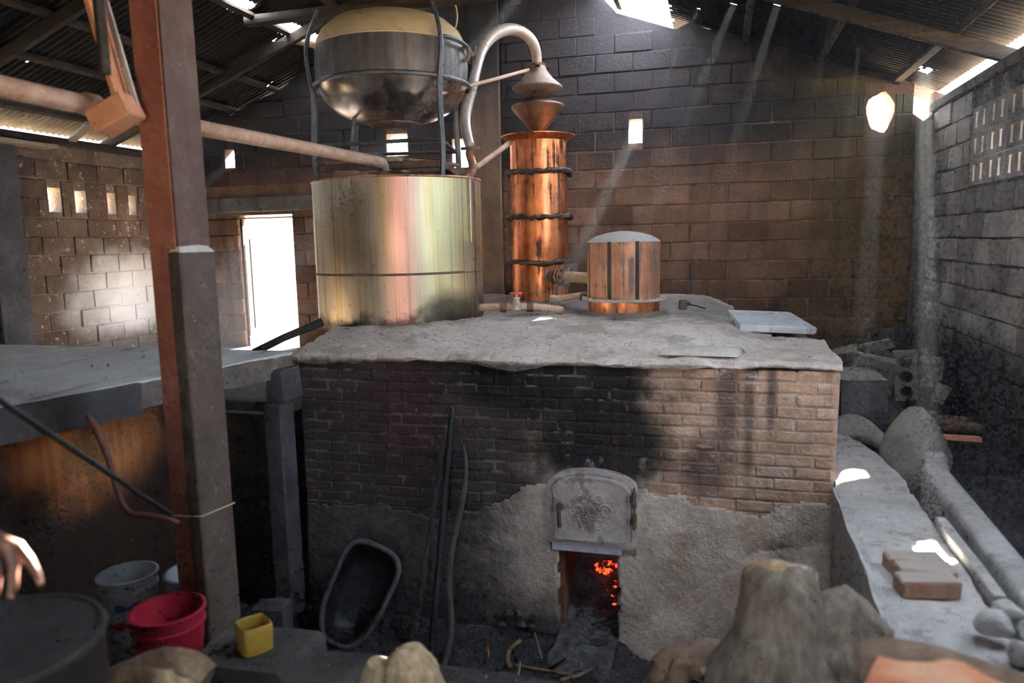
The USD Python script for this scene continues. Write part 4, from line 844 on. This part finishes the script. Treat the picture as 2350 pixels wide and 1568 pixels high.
cup = thing("cut_jerrycan", "yellow cut-off plastic container on a concrete plinth", "container", (-1.96, 2.66, .675), 20)
yy = [(.062, 0), (.070, .008), (.072, .05), (.068, .06), (.073, .07), (.074, .115), (.066, .128), (.060, .118), (.066, .06), (.06, .012), (0, .008)]
obj("shell", facet(yy, 4, 12, .6), "cup_yellow", cup, smooth=50)
obj("plinth", bbox((-1.98, 2.68, .36), (.52, .42, .62), .03, .02, 5), "plinth_dirt", smooth=15, label="low concrete plinth at the foot of the red post under the yellow container", cat="plinth")
blk = thing("concrete_block", "grey concrete block standing in the pit beside the platform's post", "block", (-2.83, 4.05, -.24), 12)
obj("body", [bbox((0, 0, .17), (.22, .16, .33), .012, .006, 8)], "dark_concrete_post", blk)
obj("broken_top", [rock((.04, 0, .33), (.08, .07, .035), 61), rock((-.05, 0, .33), (.05, .06, .02), 62)], "dark_concrete_post", blk)
drum = thing("drum", "dark round drum at the left edge under the hand", "drum", (-1.88, 1.42, .56))
obj("shell", lathe([(0, 0), (.27, 0), (.275, .01), (.275, .27), (.282, .28), (.275, .29), (.275, .56), (.282, .57), (.275, .58), (.275, .83)], 64), "drum_dark", drum, smooth=40)
obj("lid", lathe([(.28, .825), (.287, .84), (.28, .85), (.266, .852), (.262, .846), (.1, .85), (0, .852)], 64), "drum_dust", drum, smooth=40)
# hand of a person standing left of the frame
H = np.array([-1.625, 1.27, 1.765])
def jp(*a): return H+np.array(a)
bones = []
def limb(pts, rs):
    for i in range(len(pts)-1): bones.append(((pts[i], rs[i]), (pts[i+1], rs[i+1])))
limb([jp(-.30, -.10, .22), jp(-.10, -.02, .07), jp(-.055, 0, .03)], [.042, .031, .027])        # forearm, wrist
for k, (dx, dy) in enumerate(((.028, .03), (.012, .012), (-.005, -.008), (-.02, -.028))):           # palm
    limb([jp(-.05, 0, .028), jp(.012+dx*.9, dy, -.012+dx*.2)], [.022, .0125])
tips = [  # index reaching out, others curling down
    ([jp(.038, .03, -.006), jp(.068, .028, -.036), jp(.088, .025, -.064), jp(.100, .022, -.088)], [.0115, .0105, .0095, .0080]),
    ([jp(.023, .012, -.010), jp(.042, .008, -.052), jp(.044, .002, -.088), jp(.040, -.004, -.115)], [.0120, .0108, .0098, .0082]),
    ([jp(.006, -.008, -.014), jp(.018, -.014, -.058), jp(.016, -.02, -.092), jp(.010, -.024, -.116)], [.0115, .0102, .0092, .0078]),
    ([jp(-.010, -.028, -.018), jp(-.004, -.034, -.054), jp(-.008, -.038, -.078), jp(-.012, -.04, -.096)], [.0105, .0092, .0082, .0070])]
for p, q in tips: limb(p, q)
limb([jp(-.045, .028, .02), jp(-.018, .05, -.012), jp(.004, .055, -.042), jp(.012, .052, -.064)], [.016, .0135, .0115, .0090])  # thumb
per = thing("person", "person's bare dark hand hanging relaxed over the drum at the left edge", "person")
obj("hand", chain(bones, .0035, 6), "skin", per, smooth=True)
obj("fingernail", [rock(np.asarray(p[-1])+np.array([.004, -.006, .004]), (.005, .004, .006), 70+i, 2, 0) for i, (p, q) in enumerate(tips)], "nail", per, smooth=True)
# tub and poles leaning on the furnace
tub = thing("barrow_tub", "dark dented wheelbarrow tub leaning upright against the furnace front", "tub")
n_ = 40; t = np.linspace(0, 2*np.pi, n_, endpoint=False)
def tubring(s, dep):
    k = 3.2; x = np.sign(np.cos(t))*np.abs(np.cos(t))**(2/k)*.23*s*(1+.18*np.sin(t)); y = np.sign(np.sin(t))*np.abs(np.sin(t))**(2/k)*.40*s
    return np.stack([x, np.full(n_, dep), y], 1)
rings = [tubring(1.0, 0), tubring(1.0, -.008), tubring(.95, -.012), tubring(.90, .03), tubring(.80, .14), tubring(.60, .18), tubring(.02, .185), tubring(.02, .19), tubring(.62, .188), tubring(.83, .146), tubring(.97, .02)]
V = np.vstack(rings); F = []
for i in range(len(rings)):
    for j in range(n_):
        k, i2 = (j+1) % n_, (i+1) % len(rings); F += [(i*n_+j, i*n_+k, i2*n_+k), (i*n_+j, i2*n_+k, i2*n_+j)]
tm = trimesh.Trimesh(V, F, process=False); tm.apply_transform(rotm([0, 1, 0], 24)); tm.apply_transform(rotm([1, 0, 0], -18)); tm.apply_transform(rotm([0, 0, 1], 14)); tm.apply_scale(.86); tm.apply_translation((-2.33, 4.30, .09))
obj("pan", tm, "poker_iron", tub, smooth=40)
rim_ = np.vstack([rings[0], rings[0][:1]]); rm = tube(rim_, .024, 8, cap=False); rm.apply_transform(rotm([0, 1, 0], 24)); rm.apply_transform(rotm([1, 0, 0], -18)); rm.apply_transform(rotm([0, 0, 1], 14)); rm.apply_scale(.86); rm.apply_translation((-2.33, 4.30, .09))
obj("rolled_rim", rm, "dark_concrete_post", tub, smooth=True)
obj("poker", tube([(-1.745, 4.69, 1.33), (-1.76, 4.58, .90), (-1.76, 4.36, .28), (-1.75, 4.12, -.25)], [.022, .023, .024, .02], 12, 20), "poker_iron", smooth=True, label="long straight iron poker, tallest of the three leaning on the furnace", cat="poker")
obj("stick", tube([(-1.835, 4.70, 1.05), (-1.87, 4.55, .55), (-1.92, 4.36, .0), (-1.935, 4.24, -.24)], [.015, .018, .03, .028], 10, 20), "stick_grey", smooth=True, label="grey wooden stick left of the tall poker", cat="stick")
obj("stick", tube([(-1.68, 4.70, 1.06), (-1.665, 4.53, .60), (-1.69, 4.38, .27), (-1.635, 4.24, .02), (-1.66, 4.08, -.25)], [.014, .02, .022, .022, .02], 10, 30), "stick_grey", smooth=True, label="crooked wooden stick right of the tall poker", cat="stick")

# ================================================================ RIGHT SIDE
# masonry ledge: a long bench with a raised far half and a side that slopes out to the pit
lx, ly = np.meshgrid(np.linspace(0, 1, 30), np.linspace(2.35, 5.62, 110), indexing="ij")
l0 = np.interp(ly, [2.35, 3.33, 4.62, 5.62], [.64, .665, .70, .80]); l1 = np.interp(ly, [2.35, 3.2, 4.2, 4.8, 5.2, 5.62], [1.06, 1.07, 1.10, 1.10, 1.03, .92])
n1 = meshkit.fbm(np.stack([lx*2, ly*2, lx*0], -1), 4, 61); n2 = meshkit.fbm(np.stack([lx*5, ly*13, lx*0], -1), 4, 62)
X = l0+(l1-l0)*lx + (n2-.5)*.02*(lx < .02) + (n2-.5)*.02*(lx > .98)
Z = .95 + .0*ly + .07*sst(ly, 4.5, 5.3) + (n1-.5)*.03 + (n2-.5)*.022*(1-lx*.5) - .02*np.exp(-((ly-4.62)/.03)**2) - .015*np.exp(-(lx/.06)**2)
B = Z*0 + .70
ledge = thing("masonry_ledge", "long pale masonry ledge running from the furnace's right corner towards the viewer", "ledge")
obj("top", cells_solid(np.stack([X, ly, Z], -1), np.stack([X, ly, B], -1), np.ones((29, 109), bool)), "pale_concrete", ledge, smooth=35)
sx_, sz_ = np.meshgrid(np.linspace(2.35, 4.66, 60), np.linspace(-.3, .94, 30), indexing="ij")
base = np.interp(sx_, [2.35, 3.33, 4.62], [.64, .665, .70]); n3 = meshkit.fbm(np.stack([sx_*4, sz_*4, sx_*0], -1), 4, 63)
outw = base - .01 - .05*(1-(sz_+.3)/1.24)**2 + (n3-.5)*.03
obj("side_face", cells_solid(np.stack([outw, sx_, sz_], -1), np.stack([base+.06, sx_, sz_], -1), np.ones((59, 29), bool)), "pale_concrete", ledge, smooth=35)
obj("core", box2((.78, 2.4, -.3), (1.0, 5.55, .72)), "pale_concrete", ledge)
def curb(name, pts, w, h, mat, lab, n=60, seed=0, bev=.25):
    """a long rounded curb along a line of (x, y, z of its top)"""
    pts = np.asarray(pts, float); t = np.linspace(0, len(pts)-1, n)
    c = np.stack([np.interp(t, range(len(pts)), pts[:, k]) for k in range(3)], 1)
    T = np.gradient(c, axis=0); T /= np.linalg.norm(T, axis=1)[:, None]; S = np.stack([T[:, 1], -T[:, 0], 0*T[:, 0]], 1)
    prof = [(-.5, -h), (-.5, -bev*w), (-.42, -.06*w), (-.25, 0), (.25, 0), (.42, -.06*w), (.5, -bev*w), (.5, -h)]
    V = []
    for i in range(n):
        e = 1.0 if 1 < i < n-2 else .86
        for a, b in prof:
            p = c[i]+S[i]*a*w*e+np.array([0, 0, b])
            k = meshkit.fbm(np.array([[p[0]*7, p[1]*7, p[2]*7]])+seed, 3, 64)[0]-.5
            V.append(p + S[i]*k*.02*(abs(a) > .3) + np.array([0, 0, k*.02 if b > -h*.8 else 0]))
    F = []; m = len(prof)
    for i in range(n-1):
        for j in range(m):
            k = (j+1) % m; F += [(i*m+j, (i+1)*m+j, (i+1)*m+k), (i*m+j, (i+1)*m+k, i*m+k)]
    for j in range(1, m-1): F += [(0, j, j+1), ((n-1)*m, (n-1)*m+j+1, (n-1)*m+j)]
    me = trimesh.Trimesh(V, F, process=False)
    if me.volume < 0: me.invert()
    obj(name, me, mat, smooth=40, label=lab, cat="curb")
curb("concrete_curb", [(1.42, 5.40, 1.0), (1.33, 5.0, 1.0), (1.29, 4.0, 1.0), (1.26, 3.0, .99)], .15, .26, "pale_concrete", "thick pale curb with a rounded far end running along the right ground", seed=1)
curb("concrete_curb", [(1.125, 4.10, 1.0), (1.12, 3.6, 1.0), (1.115, 3.22, 1.0)], .055, .12, "pale_concrete", "thin low curb between the ledge and the thick curb", 40, 2, .15)
# bricks and stones on the ledge
obj("loose_brick", moved(bbox((0, 0, 0), (.235, .105, .075), .008, .003, 1), (.862, 3.275, .99), [((0, 0, 1), 11)]), "red_brick", label="loose brick on the ledge, nearest of three side by side", cat="brick")
obj("loose_brick", moved(bbox((0, 0, 0), (.235, .105, .075), .008, .003, 2), (.878, 3.39, .992), [((0, 0, 1), 6)]), "red_brick", label="loose brick on the ledge, in the middle of three side by side", cat="brick")
obj("loose_brick", moved(bbox((0, 0, 0), (.24, .10, .07), .008, .003, 3), (.865, 3.515, .985), [((0, 0, 1), 10)]), "red_brick", label="loose brick on the ledge, farthest of three side by side", cat="brick")
obj("stone", rock((1.10, 3.10, 1.0), (.06, .055, .045), 81), "pale_concrete", label="flat pale stone at the near end of the thin curb", cat="stone")
obj("stone", rock((1.00, 2.92, 1.02), (.075, .065, .06), 82, rot=30), "pale_concrete", label="largest pale stone on the near end of the ledge", cat="stone")
obj("stone", rock((1.035, 2.78, 1.0), (.05, .045, .05), 83), "pale_concrete", label="pointed pale stone just in front of the largest ledge stone", cat="stone")
obj("stone", rock((1.12, 2.95, .99), (.05, .05, .04), 84), "pale_concrete", label="small pale stone at the picture's right edge beside the largest stone", cat="stone")
# mounds and tub by the furnace corner
def mound(prof, c, mat, **k):
    p = [(max(r, 0), z) for r, z in prof]; m = lathe(p, 48, c, .07, 5); obj(k.pop("name"), m, mat, smooth=True, **k)
mound([(.0, .66), (.24, .66), (.255, .80), (.235, .92), (.20, 1.02), (.15, 1.12), (.09, 1.21), (.05, 1.255), (.025, 1.262), (0, 1.262)], (1.33, 5.55, 0), "clay", name="clay_mound", label="rounded conical clay mound at the far end of the thick curb", cat="mound")
obj("clay_arch", tube([(.83, 5.72, .82), (.85, 5.71, 1.0), (.93, 5.69, 1.07), (1.02, 5.66, 1.06), (1.10, 5.62, 1.01), (1.20, 5.58, .98), (1.26, 5.56, .98)], [.07, .085, .09, .08, .065, .055, .05], 16, 40), "clay", smooth=True, label="low clay arch joining the ledge to the conical mound", cat="arch")
dt = thing("clay_tub", "dark rounded clay tub with a dusty grey lid beside the furnace", "tub", (1.06, 6.25, .0), 10)
obj("body", hull_of([(x*.17, y*.20, z) for x in (-1, 1) for y in (-1, 1) for z in (.8, 1.30)] + [(x*.13, y*.15, 1.37) for x in (-1, 1) for y in (-1, 1)]).subdivide().subdivide(), "dark_clay", dt, smooth=40)
obj("lid", hull_of([(x*.165, y*.195, 1.345) for x in (-1, 1) for y in (-1, 1)] + [(x*.12, y*.14, 1.39) for x in (-1, 1) for y in (-1, 1)]), "clay", dt, smooth=60)
# rubble in the back corner
def broken(c, s, seed, rot=(), mat="rubble"):
    r = np.random.default_rng(seed); h = np.array(s)/2
    P = [(i*h[0]*r.uniform(.6, 1), j*h[1]*r.uniform(.7, 1), k*h[2]*r.uniform(.85, 1)) for i in (-1, 1) for j in (-1, 1) for k in (-1, 1)] + [(h[0]*r.uniform(-1, 1)*.9, h[1]*r.uniform(-1, 1)*.9, h[2]*k) for k in (-1, 1, -1, 1)]
    return moved(trimesh.convex.convex_hull(np.array(P)), c, rot)
mound([(0, .84), (.60, .84), (.5, 1.04), (.38, 1.22), (.24, 1.36), (.1, 1.43), (0, 1.44)], (1.34, 7.12, 0), "dark_clay", name="rubble_heap", label="dark earth heap under the broken blocks in the back corner", cat="heap")
hb = thing("hollow_block", "pale hollow concrete block with three round holes standing on the rubble", "block", (1.50, 6.62, 1.28), -8)
hbp = sg.box(-.085, -.20, .085, .20)
for k in (-.125, 0, .125): hbp = hbp.difference(sg.Point(0, k).buffer(.048))
hm = trimesh.creation.extrude_polygon(hbp, .17, engine="earcut")
hm = trimesh.Trimesh(np.stack([hm.vertices[:, 0], hm.vertices[:, 2], hm.vertices[:, 1]], 1), hm.faces[:, ::-1], process=False); hm.apply_transform(rotm([0, 1, 0], -5))
obj("body", hm, "rubble", hb)
RB = [((1.24, 6.60, 1.30), (.40, .08, .34), 91, [((0, 1, 0), 12), ((1, 0, 0), 20)], "large pale slab of broken concrete left of the hollow block"),
      ((1.02, 6.85, 1.37), (.34, .10, .22), 92, [((0, 1, 0), -18), ((1, 0, 0), 30)], "broken concrete slab nearest the furnace in the corner rubble"),
      ((1.13, 6.45, 1.13), (.22, .10, .18), 93, [((0, 1, 0), 5), ((1, 0, 0), 15)], "broken concrete piece low behind the clay tub"),
      ((1.38, 7.26, 1.44), (.34, .09, .09), 94, [((0, 1, 0), -14)], "long broken piece lying along the top of the rubble"),
      ((1.55, 7.38, 1.44), (.24, .2, .30), 95, [((0, 0, 1), 40)], "dark topmost lump of the rubble in the corner"),
      ((1.60, 7.10, 1.33), (.16, .10, .07), 96, [((0, 1, 0), -16)], "small flat piece right of the rubble's topmost lump"),
      ((1.77, 7.22, 1.20), (.14, .10, .48), 97, [((0, 1, 0), -10)], "narrow upright piece at the rubble's right end by the corner pillar"),
      ((1.70, 6.75, 1.30), (.20, .12, .26), 98, [((0, 0, 1), 20)], "grey block half buried right of the hollow block"),
      ((1.74, 6.55, 1.16), (.12, .07, .16), 99, [((0, 1, 0), 25)], "thin pale shard leaning at the right foot of the rubble"),
      ((1.62, 6.35, 1.02), (.11, .08, .09), 90, [((0, 0, 1), 60)], "small pale stone fallen below the hollow block")]
for c, s, sd, ro, lab in RB: obj("broken_concrete", broken(c, s, sd, ro, "rubble"), "rubble" if "dark" not in lab else "dark_clay", label=lab, cat="rubble")
obj("wooden_pole", tube([(1.30, 6.15, .93), (1.60, 6.25, .97), (1.98, 6.30, .93)], [.05, .055, .05], 10, 12), "bark_brown", smooth=True, label="dusty wooden pole lying on the dark ground near the clay mound", cat="pole")
obj("wooden_pole", tube([(1.30, 6.55, .93), (1.70, 6.52, .95), (1.98, 6.6, .93)], [.05, .045, .045], 10, 12), "bark_brown", smooth=True, label="dusty wooden pole lying at the foot of the rubble", cat="pole")
obj("plank", moved(bbox((0, 0, 0), (.26, .07, .035), .005, .003, 5), (1.76, 6.05, .93), [((0, 0, 1), -8)]), "cut_pink", label="short orange-brown plank end on the dark ground by the right wall", cat="plank")
# ================================================================ FOREGROUND FIREWOOD
def log(pts, rs, seed, n=18, m=28, bump=.18):
    t = tube(pts, rs, n, m); c = np.asarray(t.vertices); k = meshkit.fbm(c*9+seed, 4, seed)-.5; f = meshkit.fbm(c*28+seed, 3, seed+1)-.5
    ctr = c.mean(0); t = trimesh.Trimesh(c, t.faces, process=False); t.fix_normals()
    t.vertices = c + t.vertex_normals*((k*bump+f*.06)*np.max(rs))[:, None]; return t
def cutend(p, q, r, th=.006, seed=0):
    """the sawn or split face of a log, a flat uneven disc"""
    p, q = np.asarray(p, float), np.asarray(q, float); d = (q-p)/np.linalg.norm(q-p)
    t = tube([p-d*.03, p+d*th, p+d*(th+.004)], [r*.96, r*.96, r*.85], 20); c = t.vertices; t.vertices = c*(1) + (meshkit.fbm(c*20+seed, 3, seed)[:, None]-.5)*.012; return t
st = thing("firewood_stump", "big forked grey stump standing in the nearest firewood", "firewood")
obj("trunk", log([(.26, 2.70, .45), (.25, 2.70, .78), (.245, 2.71, .97), (.238, 2.735, 1.10), (.235, 2.80, 1.185)], [.34, .28, .20, .15, .132], 11, 22, 34, .14), "bark", st, smooth=50)
obj("fork", log([(.33, 2.74, .70), (.42, 2.76, .90), (.50, 2.78, 1.04), (.55, 2.79, 1.10)], [.26, .21, .155, .11], 12, 20, 30, .14), "bark", st, smooth=50)
obj("split_face", hull_of([(.10, 2.56, .72), (.17, 2.50, .70), (.20, 2.58, 1.0), (.15, 2.60, 1.05), (.12, 2.62, 1.02)], 3, .006), "cut_pink", st, smooth=30)
obj("broken_top", log([(.235, 2.785, 1.165), (.235, 2.805, 1.195), (.235, 2.81, 1.20)], [.136, .134, .10], 14, 20, 6, .3), "cut_pale", st, smooth=40)
l1_ = thing("firewood_log", "nearest thick log with a pink split side at the bottom right", "firewood")
obj("trunk", log([(.44, 2.27, 1.10), (.62, 2.24, 1.10), (.85, 2.20, 1.06), (1.15, 2.15, 1.02)], [.135, .155, .15, .14], 13, 22, 30, .16), "bark_brown", l1_, smooth=50)
ss = np.array([(.37, 2.16, 1.03), (.45, 2.17, 1.235), (.62, 2.13, 1.265), (.85, 2.09, 1.225), (1.15, 2.03, 1.16), (1.15, 1.92, .92), (.75, 1.95, .92), (.40, 2.02, .92), (.62, 1.99, 1.08), (.9, 1.955, 1.04)])
sm = trimesh.convex.convex_hull(ss+np.array([0, -.03, .04])).subdivide().subdivide().subdivide(); sm.vertices += (meshkit.fbm(sm.vertices*14, 4, 77)[:, None]-.5)*np.array([.01, .035, .03])
obj("split_side", sm, "cut_pink", l1_, smooth=50)
rt_ = thing("firewood_root", "knotted brown root left of the big stump", "firewood")
obj("body", log([(-.17, 2.86, .55), (-.15, 2.87, .70), (-.09, 2.88, .755), (.0, 2.89, .75), (.08, 2.9, .72)], [.11, .085, .075, .085, .09], 15, 18, 28, .5), "bark_brown", rt_, smooth=50)
obj("knob", rock((-.02, 2.80, .765), (.022, .02, .018), 141), "cut_pale", rt_, smooth=True)
obj("stub", log([(-.15, 2.82, .60), (-.13, 2.80, .72), (-.115, 2.81, .79)], [.05, .045, .035], 16, 12, 14, .3), "bark_brown", rt_, smooth=50)
pl = thing("firewood_chunk", "pale knobbly split firewood chunk at the bottom centre", "firewood")
obj("body", log([(-1.12, 2.50, .45), (-1.13, 2.50, .68), (-1.145, 2.50, .80), (-1.15, 2.50, .875)], [.15, .13, .095, .04], 17, 26, 40, .55), "cut_pale", pl, smooth=50)
obj("shoulder", log([(-1.25, 2.46, .50), (-1.26, 2.46, .72), (-1.25, 2.465, .82)], [.08, .07, .05], 18, 20, 28, .55), "cut_pale", pl, smooth=50)
obj("firewood_chunk", log([(-1.28, 2.28, .55), (-1.20, 2.28, .655), (-1.12, 2.27, .66)], [.08, .075, .06], 19, 14, 18, .2), "cut_pale", smooth=50, label="pale rounded firewood end just in front of the knobbly chunk", cat="firewood")
lf = thing("firewood_log", "rough split log with pale broken end in front of the red bucket", "firewood")
obj("trunk", log([(-2.25, 2.0, .75), (-2.05, 2.03, .84), (-1.88, 2.07, .89), (-1.78, 2.09, .86)], [.10, .115, .115, .10], 20, 24, 40, .5), "bark_brown", lf, smooth=50)
be = trimesh.convex.convex_hull(np.array([(-2.12, 1.93, .90), (-2.02, 1.95, .975), (-1.88, 1.97, 1.02), (-1.80, 2.0, 1.005), (-1.70, 2.02, .87), (-1.76, 1.95, .80), (-1.98, 1.90, .80)])).subdivide().subdivide().subdivide()
be.vertices += (meshkit.fbm(be.vertices*13, 4, 78)[:, None]-.5)*.07; obj("broken_end", be, "cut_pale", lf, smooth=40)
# twigs and litter in the pit
TW = [([(-1.20, 4.20, -.14), (-1.0, 4.16, -.12), (-.80, 4.17, -.13)], .013, "longest brown twig lying across the ash at the bottom centre"),
      ([(-.98, 4.22, -.17), (-.90, 4.18, -.08), (-.84, 4.16, -.02)], .012, "twig leaning up to the right out of the ash litter"),
      ([(-1.02, 4.30, -.13), (-1.06, 4.34, -.05), (-1.08, 4.36, .0)], .010, "thin twig leaning left in the ash litter"),
      ([(-1.18, 4.15, -.13), (-1.22, 4.22, -.09), (-1.16, 4.32, -.04)], .018, "thick reddish twig curling at the left of the ash litter"),
      ([(-.86, 4.10, -.13), (-.76, 4.14, -.11), (-.68, 4.18, -.08)], .014, "bent ochre twig at the right of the ash litter"),
      ([(-1.12, 4.08, -.13), (-1.11, 4.10, -.08), (-1.11, 4.11, -.05)], .009, "short pale twig stub standing in the ash litter")]
for p, r_, lab in TW: obj("twig", tube([(x, y-.11, z) for x, y, z in p], [r_, r_*.9, r_*.7], 8, 10), "bark_brown" if "pale" not in lab else "cut_pale", smooth=True, label=lab, cat="twig")
obj("dry_leaf", moved(hull_of([(0, 0, .0), (.02, .004, .05), (.008, .01, .12), (-.015, .004, .07), (.01, -.006, .04)]), (-1.40, 4.25, -.24)), "dry_leaf", label="small orange dry leaf on the dark pit floor", cat="leaf")
obj("pebble", rock((-.36, 4.05, -.20), (.028, .024, .03), 151), "outer_white", label="small white lump on the pit floor left of the root", cat="pebble")
rp = np.random.default_rng(8); pb = []
for k in range(130):
    x, y = rp.uniform(-1.5, -.1), rp.uniform(3.7, 4.6); s = rp.uniform(.004, .011)
    pb.append(rock((x, y, float(floor_z(np.array([x]), np.array([y]))[0])+.004), (s*1.3, s, s), 400+k, 1))
obj("grit", pb, "ash", kind="stuff", label="pale grit scattered over the dark pit floor", cat="grit")
PLACE = ("second in the upper row", "third in the upper row", "middle one of the lower row", "last one of the upper row", "right end of the lower row", "lowest at the left end")
for i, (x, z) in enumerate(((-1.36, -.02), (-1.30, -.02), (-1.28, -.10), (-1.19, -.02), (-1.2, -.11), (-1.42, -.12))):
    obj("stone", rock((x, 4.68, z-.10), (.034, .03, .026), 160+i), "dark_concrete_post", group="grey stones at the furnace foot", label=f"small grey stone at the furnace foot, {PLACE[i]}", cat="stone")
# roof wire
obj("hanging_wire", tube([(-2.50, 7.2, 5.3), (-2.505, 7.2, 4.72), (-2.50, 7.2, 4.6), (-2.53, 7.2, 4.5), (-2.517, 7.2, 4.36)], .008, 6, 20), "string", smooth=True, label="short frayed cord hanging from the roof beside the swan neck", cat="cord")
